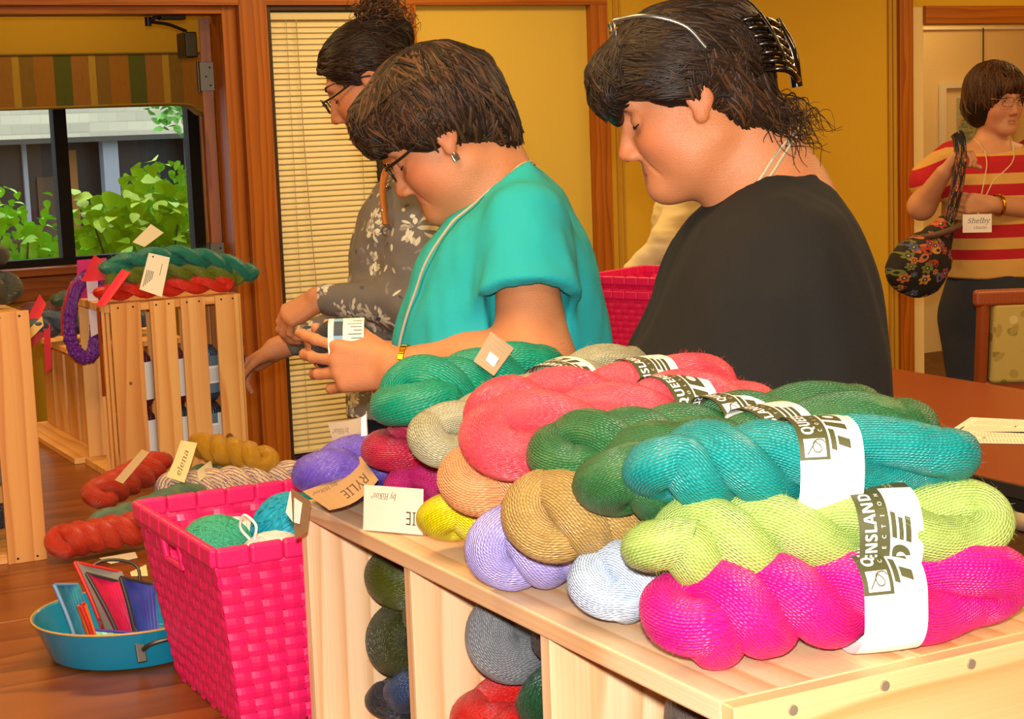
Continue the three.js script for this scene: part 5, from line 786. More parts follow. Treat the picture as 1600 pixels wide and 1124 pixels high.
// ---------------------------------------------------------------- chair, papers, picture
{
  const c = thing('side_chair', 'wooden chair with pale patterned upholstery standing behind the brown table', 'chair', [3.83, 0, -3.72], -0.49);
  const ct = canvasTex(256, 256, (x, w, h) => { x.fillStyle = '#b9a052'; x.fillRect(0, 0, w, h); const r = RNG(3); for (let i = 0; i < 60; i++) { x.fillStyle = ['#8d7a34', '#cdb774', '#a68c40'][i % 3]; x.beginPath(); x.ellipse(r() * w, r() * h, 8 + 8 * r(), 6 + 5 * r(), r() * 3, 0, 7); x.fill(); } }); ct.repeat.set(3, 3);
  const fm = std(0xffffff, 0.9, { map: ct }), wm = std(0xffffff, 0.4, { map: redT });
  for (const s of [-1, 1]) { const l = part('back_leg', sweep([V(s * 0.23, 0, 0.02), V(s * 0.23, 0.45, 0.0), V(s * 0.235, 0.93, 0.07)], () => 0.02, 20, 8), wm, c); void l; part('front_leg', sweep([V(s * 0.22, 0, -0.43), V(s * 0.225, 0.42, -0.43)], (t) => 0.016 + 0.006 * t, 6, 8), wm, c); part('side_rail', span(s * 0.225 - 0.012, s * 0.225 + 0.012, 0.38, 0.43, -0.43, 0.0, 2), wm, c); }
  part('top_rail', new RoundedBoxGeometry(0.53, 0.05, 0.034, 3, 0.012).translate(0, 0.935, 0.072), wm, c);
  part('lower_rail', new RoundedBoxGeometry(0.5, 0.04, 0.03, 2, 0.008).translate(0, 0.66, 0.03), wm, c);
  part('back_pad', metreUV(new RoundedBoxGeometry(0.42, 0.25, 0.04, 3, 0.015), 1).rotateX(0.13).translate(0, 0.8, 0.052), fm, c);
  part('seat', metreUV(new RoundedBoxGeometry(0.47, 0.07, 0.45, 3, 0.025), 2).translate(0, 0.455, -0.215), fm, c);
}
const printT = (seed, lines) => canvasTex(256, 330, (c, w, h) => { c.fillStyle = '#f5f0e4'; c.fillRect(0, 0, w, h); const r = RNG(seed); c.fillStyle = '#333'; c.fillRect(20, 18, 60, 5); c.fillStyle = '#a09888'; for (let i = 0; i < lines; i++) for (const x of [18, 134]) c.fillRect(x, 36 + i * 8, 70 + 34 * r(), 1.3); c.fillStyle = '#444'; c.fillRect(110, 150, 20, 6); });
// a card from four corners (top left, top right, bottom right, bottom left as printed), gently bowed, with thickness
function cardGeo(q, bow = 0, n = 8, th = 0.0005) {
  const [A, B, C, Dd] = q.map((p) => V(...p)), N = B.clone().sub(A).cross(Dd.clone().sub(A)).normalize(), pos = [], uv = [], idx = [];
  for (const s of [1, -1]) for (let j = 0; j <= 1; j++) for (let i = 0; i <= n; i++) { const u = i / n, p = A.clone().lerp(B, u).lerp(Dd.clone().lerp(C, u), j).addScaledVector(N, bow * sin(PI * u) - s * th / 2); pos.push(p.x, p.y, p.z); uv.push(u, 1 - j); }
  const o = 2 * (n + 1);
  for (let i = 0; i < n; i++) { const a = i, b = i + n + 1; idx.push(a, b, a + 1, a + 1, b, b + 1); idx.push(o + a, o + a + 1, o + b, o + a + 1, o + b + 1, o + b); idx.push(a, a + 1, o + a, a + 1, o + a + 1, o + a, b, o + b, b + 1, b + 1, o + b, o + b + 1); }
  for (const i of [0, n]) idx.push(i, o + i, i + n + 1, i + n + 1, o + i, o + i + n + 1);
  const g = new THREE.BufferGeometry(); g.setAttribute('position', new THREE.Float32BufferAttribute(pos, 3)); g.setAttribute('uv', new THREE.Float32BufferAttribute(uv, 2)); g.setIndex(idx); const f = g.toNonIndexed(); f.computeVertexNormals(); return f;
}
const card = (name, q, mat, label, cat, group, bow) => solo(name, cardGeo(q, bow), mat, label, cat, group);
card('printed_sheet', [[2.626, 0.7415, -2.96], [2.717, 0.7415, -3.06], [2.945, 0.7415, -2.86], [2.85, 0.7415, -2.74]].map((p) => p), std(0xffffff, 0.8, { map: printT(1, 34), side: THREE.DoubleSide }), 'printed paper sheet nearer the table edge', 'paper', 'printed sheets on the brown table');
card('printed_sheet', [[2.775, 0.7415, -3.023], [2.935, 0.7415, -3.125], [3.085, 0.7415, -2.9], [2.955, 0.7415, -2.8]], std(0xffffff, 0.8, { map: printT(2, 36), side: THREE.DoubleSide }), 'printed paper sheet farther from the table edge', 'paper', 'printed sheets on the brown table');
{
  const f = thing('picture_frame', 'white framed picture hanging in the hall behind the woman in stripes', 'picture', [7.53, 1.4, -7.99]);
  part('frame', merge([span(-0.28, 0.28, 0.2, 0.235, 0, 0.03), span(-0.28, 0.28, -0.235, -0.2, 0, 0.03), span(-0.28, -0.245, -0.2, 0.2, 0, 0.03), span(0.245, 0.28, -0.2, 0.2, 0, 0.03)]), std(0xe9dcc0, 0.5), f);
  part('mat_board', span(-0.245, 0.245, -0.2, 0.2, 0, 0.01), std(0xe2cf9c, 0.8), f);
  const pt = canvasTex(128, 128, (c, w, h) => { const r = RNG(9); c.fillStyle = '#a9b489'; c.fillRect(0, 0, w, h); for (let i = 0; i < 300; i++) { c.fillStyle = ['#8fa07c', '#b9b98a', '#c2a873', '#7c8f80'][floor(r() * 4)]; c.fillRect(r() * w, r() * h, 14, 7); } });
  part('print', new THREE.PlaneGeometry(0.3, 0.28).translate(0, 0, 0.0115), std(0xffffff, 0.6, { map: pt }), f);
  for (const x of [0.07]) part('hanging_wire', tube([V(x, 0.23, 0.006), V(x, 0.56, 0.006)], 0.004, 4, 6), M.rubber, f);
}
// ---------------------------------------------------------------- yarn on and in the crates
hank('teal mohair hank lying uppermost on the standing crate', 0x14876f, [0.992, 1.212, -3.765], [1.352, 1.176, -3.765], { R: 0.027, half: 5.2, bend: 0.035, seed: 51, kind: 1, waist: 0, rag: 2, fuzz: 2200, fuzzLen: 0.016, fuzzW: 0.0003, phase: 0.4 }, 'mohair hanks on the standing crate');
hank('olive mohair hank in the middle of the stack on the standing crate', 0x6f7d14, [1.0, 1.188, -3.752], [1.318, 1.17, -3.76], { R: 0.024, half: 5, bend: 0.012, seed: 52, kind: 1, waist: 0, rag: 2, fuzz: 2000, fuzzLen: 0.014, fuzzW: 0.0003, phase: 1.4 }, 'mohair hanks on the standing crate');
hank('red orange mohair hank lying lowest on the standing crate', 0xe8290c, [0.968, 1.16, -3.74], [1.285, 1.158, -3.745], { R: 0.0225, half: 4.6, seed: 53, kind: 1, waist: 0, rag: 2, fuzz: 1800, fuzzLen: 0.012, fuzzW: 0.0003, phase: 2.2 }, 'mohair hanks on the standing crate');
hank('slate blue hank end sticking out over the low crate', 0x3d5266, [0.893, 1.064, -4.1], [1.2, 1.052, -4.12], { R: 0.036, half: 5, seed: 54, kind: 1, waist: 0, fuzz: 1200 });
hank('dark green hank lying behind the slate blue one on the low crate', 0x2d5540, [0.97, 1.115, -4.14], [1.2, 1.07, -4.22], { R: 0.03, half: 5, seed: 55, kind: 1, waist: 0, fuzz: 1200 });
hank('maroon hank behind the red label on the low crate', 0x5a1420, [0.9, 1.075, -4.28], [1.18, 1.055, -4.3], { R: 0.034, half: 5, seed: 56, kind: 1, waist: 0 });
hank('charcoal brown hank end uppermost on the left crate', 0x3b372c, [0.37, 1.292, -3.2], [0.672, 1.292, -3.2], { R: 0.036, half: 5, seed: 57, kind: 1, waist: 0, rag: 2, fuzz: 1500, fuzzW: 0.0003 });
hank('charcoal brown hank end resting directly on the left crate', 0x3a3a2c, [0.36, 1.235, -3.19], [0.69, 1.232, -3.19], { R: 0.038, half: 5, seed: 58, kind: 1, waist: 0, rag: 2, fuzz: 1500, fuzzW: 0.0003, phase: 1 });
hank('dark blue skein inside the left crate', 0x2c3440, [0.37, 0.80, -3.25], [0.66, 0.80, -3.25], { R: 0.042, half: 5, seed: 59, waist: 0 }, 'skeins inside the left crate');
hank('grey skein inside the left crate', 0x8a8274, [0.37, 0.885, -3.25], [0.66, 0.885, -3.25], { R: 0.042, half: 5, seed: 60, waist: 0 }, 'skeins inside the left crate');
{ // purple loop hung over the crate edge
  const h = thing('yarn_hank', 'purple boucle yarn loop hanging beside the standing crate', 'yarn', [0.965, 1.0, -3.86]);
  const g = sweep([V(0.03, 0.19, 0), V(-0.005, 0.17, 0.005), V(-0.03, 0.1, 0.01), V(-0.028, 0.04, 0.01), V(-0.008, 0.008, 0.012), V(0.014, 0.012, 0.012), V(0.03, 0.06, 0.008), V(0.035, 0.12, 0.004), V(0.04, 0.175, 0)], () => (a, s) => 0.0152 + 0.0045 * n3(s * 200, cos(a) * 5, sin(a) * 5) + 0.002 * n3(s * 90, cos(a) * 2, sin(a) * 2), 220, 22, true);
  part('looped_strands', g, yarnMat(0x6a1a8c, 1), h);
  part('red_strand', sweep([V(0.03, 0.195, 0.01), V(-0.02, 0.17, 0.012), V(-0.045, 0.1, 0.012), V(-0.046, 0.06, 0.01)], () => 0.0045, 30, 8), yarnMat(0xd8333a, 1), h);
}
// labelled skeins standing inside the crate, seen between the slats
const skLab = canvasTex(128, 256, (c, w, h) => { c.fillStyle = '#eeece6'; c.fillRect(0, 0, w, h); c.fillStyle = '#5c7488'; c.fillRect(78, 0, 36, 70); c.fillRect(78, 190, 36, 66); c.fillStyle = '#2b3138'; c.save(); c.translate(34, 8); c.rotate(PI / 2); c.font = 'bold 36px sans-serif'; c.fillText('t Creations', 0, 0, 200); c.restore(); c.fillStyle = '#999'; for (let y = 90; y < 180; y += 9) c.fillRect(76, y, 40, 3); });
const skM = std(0xffffff, 0.6, { map: skLab });
[[1.058, 0.824, -3.76, 0x5a1526, 'lower left'], [1.058, 0.955, -3.765, 0x641a30, 'upper left'], [1.138, 0.824, -3.76, 0x2f3c50, 'lower middle'], [1.138, 0.955, -3.765, 0x6e1d3a, 'upper middle'], [1.215, 0.824, -3.76, 0x1f2a3a, 'lower right'], [1.215, 0.955, -3.765, 0x39506a, 'upper right']].forEach(([x, y, z, hx, w], i) => {
  const s = thing('yarn_skein', 'banded skein seen between the crate slats, ' + w + ' of six', 'yarn', [x, y, z], 0, 'skeins inside the standing crate');
  part('yarn_body', new THREE.LatheGeometry([[0, -0.062], [0.02, -0.064], [0.03, -0.05], [0.034, 0], [0.03, 0.05], [0.02, 0.064], [0, 0.062]].map((p) => new THREE.Vector2(...p)), 24), yarnMat(hx, 0), s);
  part('paper_label', new THREE.CylinderGeometry(0.0348, 0.0348, 0.085, 24, 1, true).rotateY(i * 0.4 - 0.6), skM, s);
});
hank('purple skein poking out at the right side of the standing crate', 0x4b1a78, [1.305, 0.905, -3.8], [1.305, 1.06, -3.8], { R: 0.02, half: 3, seed: 62, kind: 1, waist: 0 });
// ---------------------------------------------------------------- skeins lying on the table before the crates
const GT = 'skeins lying loose on the table';
hank('orange red hank lying frontmost on the table beside the left crate', 0xd8381a, [0.676, 0.777, -3.06], [0.885, 0.782, -3.08], { R: 0.0345, half: 4.4, seed: 63, waist: 0, bias: -0.4, fuzz: 900 }, GT);
hank('orange red hank lying higher up behind the sage green one', 0xd63a1d, [0.815, 0.8, -3.29], [1.03, 0.815, -3.5], { R: 0.036, half: 4.6, seed: 64, waist: 0, fuzz: 900 }, GT);
hank('sage green hank lying between the two orange red ones', 0x6f8f72, [0.78, 0.77, -3.16], [1.06, 0.772, -3.36], { R: 0.03, half: 5, seed: 65, waist: 0, fuzz: 900 }, GT);
hank('golden yellow hank lying on top in front of the standing crate', 0xd69a06, [1.088, 0.845, -3.5], [1.225, 0.81, -3.36], { R: 0.036, half: 3.6, seed: 66, waist: 0, fuzz: 900 }, GT);
hank('small sage green hank tucked under the yellow one', 0x6f9160, [1.08, 0.772, -3.5], [1.24, 0.772, -3.48], { R: 0.03, half: 4, seed: 67, waist: 0 }, GT);
{
  const t = thing('yarn_hank', 'cream and lilac striped hank behind the pink basket', 'yarn', [1.135, 0.775, -3.385], 0, GT); t.rotation.y = -0.12;
  const vt = dataTex(256, 256, (u, v) => { const i = floor(u * 22), k = 0.5 + 0.5 * sin(v * 9 + i * 2.3) + 0.6 * tn(u, v, 8, 3, 91, 2); return k > 0.72 ? [0.62, 0.44, 0.55] : k > 0.4 ? [0.86, 0.74, 0.6] : [0.93, 0.86, 0.68]; });
  part('twisted_strands', hankGeo({ L: 0.31, R: 0.035, half: 6, seed: 68, waist: 0, flat: 0.95 }), phy(0xffffff, 0.5, { map: vt, bumpMap: YT[2].bump, bumpScale: 0.002 }), t);
}
// ---------------------------------------------------------------- yarn in the cubbies
const GC = 'skeins stuffed into the cubby shelf';
for (const [lab, hx, y, z, R, s, kind, x0] of [
  ['olive skein at the top of the leftmost cubby', 0x4d5412, 0.955, -1.852, 0.047, 1, 1, 0.79], ['dark olive skein in the middle of the leftmost cubby', 0x3a3d12, 0.882, -1.852, 0.045, 2, 1, 0.785], ['slate blue skein low in the leftmost cubby', 0x33486a, 0.822, -1.83, 0.036, 3, 0, 0.795], ['navy skein at the bottom of the leftmost cubby', 0x1d2230, 0.798, -1.878, 0.031, 4, 1, 0.79], ['second olive skein against the left cubby divider', 0x565a14, 0.93, -1.768, 0.042, 10, 1, 0.80],
  ['grey wool skein at the top of the middle cubby', 0x85878a, 0.96, -1.555, 0.05, 5, 0, 0.775], ['charcoal skein in the top corner of the middle cubby', 0x3b3b3a, 0.985, -1.462, 0.036, 6, 1, 0.80], ['red skein on the left in the middle cubby', 0xd8130f, 0.868, -1.578, 0.045, 7, 1, 0.765], ['red skein on the right in the middle cubby', 0xd01410, 0.852, -1.515, 0.044, 8, 1, 0.77], ['bottle green skein at the right of the middle cubby', 0x17492c, 0.917, -1.474, 0.043, 9, 1, 0.79],
  ['brown grey skein in the cubby nearest the nailed end', 0x5d5048, 0.962, -1.215, 0.05, 11, 1, 0.80]]) hank(lab, hx, [x0, y, z], [1.1, y, z], { R, half: 3.4, seed: 70 + s, kind, waist: 0, flat: 0.95, fuzz: 700, phase: s }, GC);
// ---------------------------------------------------------------- balls in the pink basket
function ballGeo(r, seed, loops = 46, sr = 0.0017, sq = 0.85) {
  const q = RNG(seed), gs = [new THREE.SphereGeometry(r * 0.985, 32, 22)];
  for (let i = 0; i < loops; i++) { const ax = V(q() - 0.5, q() - 0.5, q() - 0.5).multiplyScalar(i % 3 ? 0.7 : 2).add(V([0.4, 0.9, 0.1][i % 3], 1 - 0.6 * (i % 3), [0.3, 0.2, -0.9][i % 3])).normalize(), U = V(0.3, 0.1, 1).cross(ax).normalize(), W = ax.clone().cross(U), off = (q() - 0.5) * r * 0.9, rr = sqrt(r * r - off * off), pts = []; for (let k = 0; k < 28; k++) { const a = k / 28 * 2 * PI; pts.push(ax.clone().multiplyScalar(off + 0.002 * sin(a * 2 + i)).addScaledVector(U, rr * cos(a)).addScaledVector(W, rr * sin(a))); } gs.push(tube(pts, sr, 44, 5, true)); }
  return merge(gs).scale(1, sq, 1);
}
const GK = 'yarn balls in the pink basket';
for (const [lab, hx, p, r, s, sq] of [['mint green ball by the basket handle hole', 0x3fae86, [0.71, 0.94, -2.2], 0.05, 1, 0.9], ['white ball in the middle of the basket', 0xf0ece2, [0.765, 0.935, -2.125], 0.046, 2, 0.75], ['turquoise ball standing tallest in the basket', 0x07a4bf, [0.825, 0.945, -2.215], 0.056, 3, 0.95], ['cream ball beside the cubby shelf in the basket', 0xe8d9bb, [0.85, 0.925, -2.115], 0.045, 4, 0.75], ['white ball at the rear of the basket', 0xf3efe6, [0.765, 0.93, -2.275], 0.034, 5, 0.9], ['taupe ball at the near edge of the basket', 0x9c8476, [0.78, 0.912, -2.055], 0.036, 6, 0.7], ['raspberry ball at the rear right of the basket', 0xc21e5c, [0.884, 0.935, -2.27], 0.04, 7, 0.9]]) {
  const b = thing('yarn_ball', lab, 'yarn', p, s, GK); part('wound_yarn', ballGeo(r, s * 11, 52, 0.0016, sq), phy(hx, 0.55, { sheen: 0.3, bumpMap: YT[0].bump, bumpScale: 0.001 }), b);
  if (s === 2) part('loose_end', sweep([V(0.03, 0.02, -0.01), V(0.04, 0.04, -0.02), V(0.02, 0.062, -0.03), V(0.0, 0.05, -0.03), V(0.005, 0.03, -0.03)], () => 0.002, 24, 6), std(0xf3efe6, 0.7), b);
}
for (let k = 0; k < 6; k++) { const b = thing('yarn_ball', 'hidden filler ball under the basket\'s top layer', 'yarn', [0.735 + 0.11 * (k % 2), 0.80, -2.245 + 0.08 * floor(k / 2)], k, GK); b.userData.group = 'yarn balls buried in the pink basket'; b.userData.label = 'plain yarn ball buried under others in the pink basket'; part('wound_yarn', new THREE.SphereGeometry(0.05, 20, 14).scale(1, 0.95, 0.8), yarnMat(0xe8d9bb, 0), b); }
// ---------------------------------------------------------------- cards and tags
const dbl = (c, o = {}) => std(c, 0.7, { side: THREE.DoubleSide, ...o });
const rylT = (bg, dx = 0) => canvasTex(512, 256, (c, w, h) => { c.fillStyle = bg; c.fillRect(0, 0, w, h); const r = RNG(4); for (let i = 0; i < 1500; i++) { c.fillStyle = r() > 0.5 ? 'rgba(255,240,210,.09)' : 'rgba(70,45,20,.07)'; c.fillRect(r() * w, r() * h, 4, 1); } c.fillStyle = '#4b3322'; c.font = '104px sans-serif'; c.fillText('RYLIE', 52 + dx, 122, 300); c.font = 'italic 46px serif'; c.fillText('by HiKoo°', 262 + dx * 0.25, 214); });
const kraftM = dbl(0xffffff, { map: rylT('#b58e5e') }), whiteCardM = dbl(0xffffff, { map: rylT('#d9c6ac', -165) });
const rc = thing('paper_tag', 'kraft card band printed RYLIE upside down by the purple hank', 'tag');
part('printed_panel', cardGeo([[0.768, 1.1, -1.772], [0.7, 1.077, -1.757], [0.704, 1.082, -1.847], [0.79, 1.112, -1.88]], 0.008), kraftM, rc);
const end = part('folded_end', cardGeo([[0.7, 1.082, -1.874], [0.7, 1.077, -1.812], [0.69, 1.044, -1.804], [0.684, 1.032, -1.826]]), dbl(0x8a6647), rc); end.userData.label = 'folded brown end';
part('barcode_sticker', cardGeo([[0.6985, 1.074, -1.856], [0.6985, 1.072, -1.832], [0.6905, 1.05, -1.823], [0.69, 1.049, -1.838]].map(([a, b, c]) => [a - 0.0016, b, c])), dbl(0xefece4), rc);
part('white_inside', cardGeo([[0.703, 1.076, -1.885], [0.7, 1.078, -1.875], [0.687, 1.05, -1.84], [0.69, 1.055, -1.868]]), dbl(0xf2efe8), rc);
card('paper_tag', [[0.779, 1.0515, -1.682], [0.735, 1.0515, -1.745], [0.744, 1.1, -1.757], [0.788, 1.1, -1.694]], whiteCardM, 'pale folded card with upside-down print standing on the shelf', 'tag', null, -0.002);
card('paper_tag', [[0.80, 1.1, -1.885], [0.773, 1.1, -1.9], [0.775, 1.143, -1.935], [0.822, 1.15, -1.92]], dbl(0xffffff, { map: rylT('#a08a72') }), 'grey brown card band tucked beside the crimson hank', 'tag', null, 0.006);
card('paper_tag', [[0.785, 1.1, -1.86], [0.80, 1.1, -1.87], [0.818, 1.155, -1.915], [0.805, 1.15, -1.9]], dbl(0xf0ece2), 'white inner flap of card band beside the crimson hank', 'tag', null, 0.004);
const kt = thing('paper_tag', 'kraft card with white sticker standing behind the emerald hank', 'tag'); part('card_panel', cardGeo([[0.903, 1.222, -1.786], [0.946, 1.25, -1.822], [0.965, 1.23, -1.80], [0.913, 1.207, -1.755]]), dbl(0xb29a7c), kt); part('sticker', cardGeo([[0.917, 1.222, -1.782], [0.928, 1.23, -1.792], [0.934, 1.222, -1.782], [0.922, 1.214, -1.772]].map(([a, b, c]) => [a - 0.001, b + 0.0008, c + 0.002])), dbl(0xf4f2ec), kt);
const smallT = canvasTex(128, 200, (c, w, h) => { c.fillStyle = '#f1e6c9'; c.fillRect(0, 0, w, h); c.fillStyle = '#555'; for (let i = 0; i < 5; i++) c.fillRect(14 + i * 9, 90, 4, 92 - i * 12); c.fillRect(90, 40, 3, 60); c.fillStyle = '#33313a'; c.beginPath(); c.ellipse(30, 16, 5, 5, 0, 0, 7); c.fill(); });
card('paper_tag', [[1.086, 1.242, -3.712], [1.133, 1.228, -3.712], [1.1, 1.145, -3.682], [1.051, 1.166, -3.682]], dbl(0xffffff, { map: smallT }), 'cream swing tag hanging in front of the red orange mohair hank', 'tag');
card('paper_tag', [[1.121, 1.30, -3.8], [1.146, 1.279, -3.79], [1.1, 1.25, -3.79], [1.076, 1.262, -3.8]], dbl(0xe8d6a4), 'cream tag standing up behind the teal mohair hank', 'tag');
const swT = canvasTex(128, 100, (c, w, h) => { c.fillStyle = '#b81a6a'; c.fillRect(0, 0, w, h); c.fillStyle = '#e8a0c0'; c.font = '24px sans-serif'; c.fillText('SWE', 46, 40); });
card('yarn_label', [[0.964, 1.226, -3.86], [1.031, 1.227, -3.86], [1.027, 1.139, -3.86], [0.957, 1.139, -3.86]], dbl(0xffffff, { map: swT }), 'magenta paper label standing at the left of the mohair hanks', 'tag');
card('yarn_label', [[0.988, 1.24, -3.8], [1.035, 1.21, -3.8], [1.031, 1.182, -3.795], [0.952, 1.183, -3.79]], dbl(0xe8323e), 'coral red paper label fanned over the red hank end', 'tag', null, 0.008);
card('yarn_label', [[1.029, 1.209, -3.73], [1.041, 1.205, -3.70], [0.975, 1.139, -3.675], [0.956, 1.139, -3.69]], dbl(0xe0243c), 'narrow red paper label leaning on the crate corner', 'tag', null, 0.006);
card('yarn_label', [[0.975, 1.193, -3.835], [0.997, 1.195, -3.815], [0.991, 1.062, -3.82], [0.977, 1.053, -3.835]], dbl(0xd8ccd0), 'pale folded label hanging inside the purple loop', 'tag');
card('yarn_label', [[0.925, 1.066, -4.064], [0.941, 1.068, -4.064], [0.937, 0.962, -4.064], [0.922, 0.951, -4.064]], dbl(0xc9202e), 'red paper strip hanging over the low crate', 'tag');
card('yarn_label', [[0.93, 1.135, -4.1], [0.94, 1.112, -4.085], [0.909, 1.058, -4.07], [0.893, 1.079, -4.09]], dbl(0xd4222f), 'red label sticking up beside the slate blue hank', 'tag', null, 0.005);
card('yarn_label', [[0.883, 1.054, -4.06], [0.925, 1.086, -4.07], [0.925, 1.064, -4.06], [0.881, 1.03, -4.05]], dbl(0xd9b56a), 'tan folded card under the red label near the left crate', 'tag', null, 0.004);
card('yarn_label', [[0.89, 1.034, -4.067], [0.937, 1.072, -4.067], [0.948, 1.052, -4.067], [0.892, 1.012, -4.067]], dbl(0xa83034), 'dark red label below the tan folded card', 'tag', null, 0.004);
const scT = canvasTex(200, 128, (c, w, h) => { c.fillStyle = '#e9d3a0'; c.fillRect(0, 0, w, h); c.fillStyle = '#5a4630'; c.font = 'italic 52px serif'; c.fillText('elena', 24, 84); });
card('paper_tag', [[0.985, 0.812, -3.345], [1.055, 0.862, -3.46], [1.08, 0.858, -3.43], [1.012, 0.802, -3.315]], dbl(0xffffff, { map: scT }), 'cream handwritten tag lying on the orange red hank', 'tag', null, 0.004);
card('paper_tag', [[1.06, 0.81, -3.38], [1.115, 0.815, -3.45], [1.1, 0.80, -3.4], [1.05, 0.795, -3.34]], dbl(0xd9cfae), 'pale tag under the yellow hank', 'tag');
card('paper_tag', [[0.853, 0.84, -3.245], [0.945, 0.87, -3.37], [0.955, 0.866, -3.35], [0.866, 0.833, -3.235]], dbl(0xb79c7a), 'long narrow tan tag on the higher orange red hank', 'tag');
card('paper_tag', [[0.762, 0.7412, -3.045], [0.83, 0.7412, -3.05], [0.822, 0.7412, -3.005], [0.768, 0.7412, -2.99]], dbl(0xe0d6bc), 'pale tag lying flat under the front orange red hank', 'tag');
card('paper_tag', [[0.781, 0.7412, -2.911], [0.82, 0.7412, -2.946], [0.80, 0.7412, -2.867], [0.775, 0.7412, -2.883]], dbl(0xead9a6), 'cream tag lying on the table beside the pink basket', 'tag');
// ---------------------------------------------------------------- blue tray with zip pouches
{
  const t = thing('oval_tray', 'turquoise blue enamel tray holding small zip pouches', 'tray', [0.658, 0.741, -2.464]);
  const pr = [[0, 0], [0.11, 0], [0.119, 0.004], [0.141, 0.058], [0.145, 0.061], [0.143, 0.0625], [0.138, 0.06], [0.116, 0.006], [0.108, 0.003], [0, 0.003]].map((p) => new THREE.Vector2(...p));
  part('bowl', new THREE.LatheGeometry(pr, 72).scale(1, 1, 0.93), phy(0x087f9e, 0.3, { clearcoat: 0.4 }), t);
  const rim = []; for (let i = 0; i < 48; i++) { const a = i / 48 * 2 * PI; rim.push(V(0.1435 * cos(a), 0.0615, 0.1335 * sin(a))); } part('rim', tube(rim, 0.0018, 96, 6, true), std(0xb98d4a, 0.4), t);
  part('handle', tube([V(-0.02, 0.035, 0.128), V(-0.012, 0.045, 0.14), V(0.02, 0.05, 0.146), V(0.05, 0.04, 0.13)], 0.0032, 20, 8), M.steel, t);
  part('handle_plate', new RoundedBoxGeometry(0.014, 0.03, 0.004, 2, 0.0015).rotateX(-0.38).translate(-0.023, 0.032, 0.1255), M.steel, t);
  part('rear_handle', tube([V(-0.03, 0.055, -0.125), V(-0.03, 0.09, -0.135), V(0.0, 0.105, -0.14), V(0.05, 0.09, -0.135), V(0.05, 0.055, -0.122)], 0.0025, 24, 6), M.steel, t);
}
const GP = 'zip pouches in the blue tray';
const gradT = (a, b, c3) => dataTex(64, 64, (u, v) => { const k = 0.5 + 0.9 * tn(u, v, 3, 3, a[0] * 50, 3); return [0, 1, 2].map((i) => mix(mix(a[i], b[i], clamp(k * 1.4)), c3[i], clamp(k * 2 - 1.1))); });
for (const [lab, q, mat, zip] of [
  ['aqua tie dyed pouch at the left of the blue tray', [[0.545, 0.858, -2.465], [0.585, 0.846, -2.49], [0.578, 0.752, -2.43], [0.535, 0.752, -2.425]], std(0xffffff, 0.6, { map: gradT([0.2, 0.6, 0.6], [0.1, 0.35, 0.5], [0.45, 0.8, 0.7]) }), 0x6c8fb0],
  ['thin red and yellow striped pouch standing in the tray', [[0.568, 0.836, -2.408], [0.577, 0.834, -2.425], [0.572, 0.752, -2.405], [0.561, 0.752, -2.39]], std(0xd9661a, 0.6), 0xd4231a],
  ['grey pouch with red binding at the back of the tray', [[0.585, 0.878, -2.5], [0.66, 0.845, -2.525], [0.668, 0.752, -2.49], [0.605, 0.752, -2.47]], std(0x8c8576, 0.7), 0xd42a20],
  ['hot pink pouch with dark zip leaning in the tray', [[0.592, 0.868, -2.462], [0.645, 0.842, -2.482], [0.668, 0.752, -2.43], [0.625, 0.752, -2.41]], std(0xffffff, 0.55, { map: gradT([0.9, 0.1, 0.3], [0.7, 0.08, 0.25], [0.95, 0.25, 0.4]) }), 0x3a332e],
  ['violet pouch with dark zip behind the basket', [[0.636, 0.86, -2.44], [0.69, 0.835, -2.46], [0.70, 0.752, -2.42], [0.65, 0.752, -2.405]], std(0xffffff, 0.55, { map: gradT([0.25, 0.15, 0.5], [0.2, 0.3, 0.6], [0.4, 0.2, 0.6]) }), 0x3a332e],
  ['shiny green pouch lying low in the tray', [[0.583, 0.79, -2.44], [0.66, 0.78, -2.4], [0.655, 0.752, -2.37], [0.585, 0.752, -2.395]], std(0x17a04f, 0.35), 0x46278a]]) {
  const p = thing('zip_pouch', lab, 'pouch', [0, 0, 0], 0, GP); for (const k of q) { k[0] += 0.003; k[2] += 0.004; } for (const k of [2, 3]) { q[k][0] = 0.655 + (q[k][0] - 0.655) * 0.7; q[k][2] = -2.468 + (q[k][2] + 2.468) * 0.7; } part('cloth_panel', cardGeo(q, 0.006, 10, 0.006), mat, p);
  const z = part('zip', sweep([V(...q[0]), V(...q[0]).lerp(V(...q[3]), 0.5).add(V(0.001, 0.002, 0.003)), V(...q[3])], () => 0.0032, 16, 6), std(zip, 0.5), p); void z;
  part('top_seam', sweep([V(...q[0]), V(...q[0]).lerp(V(...q[1]), 0.5), V(...q[1])], () => 0.0022, 10, 6), std(zip, 0.6), p);
  const e = V(...q[0]).lerp(V(...q[3]), 0.62); part('zip_pull', sweep([e, e.clone().add(V(0.004, -0.012, 0.01)), e.clone().add(V(0.007, -0.03, 0.012))], () => 0.0013, 8, 5), M.steel, p);
}
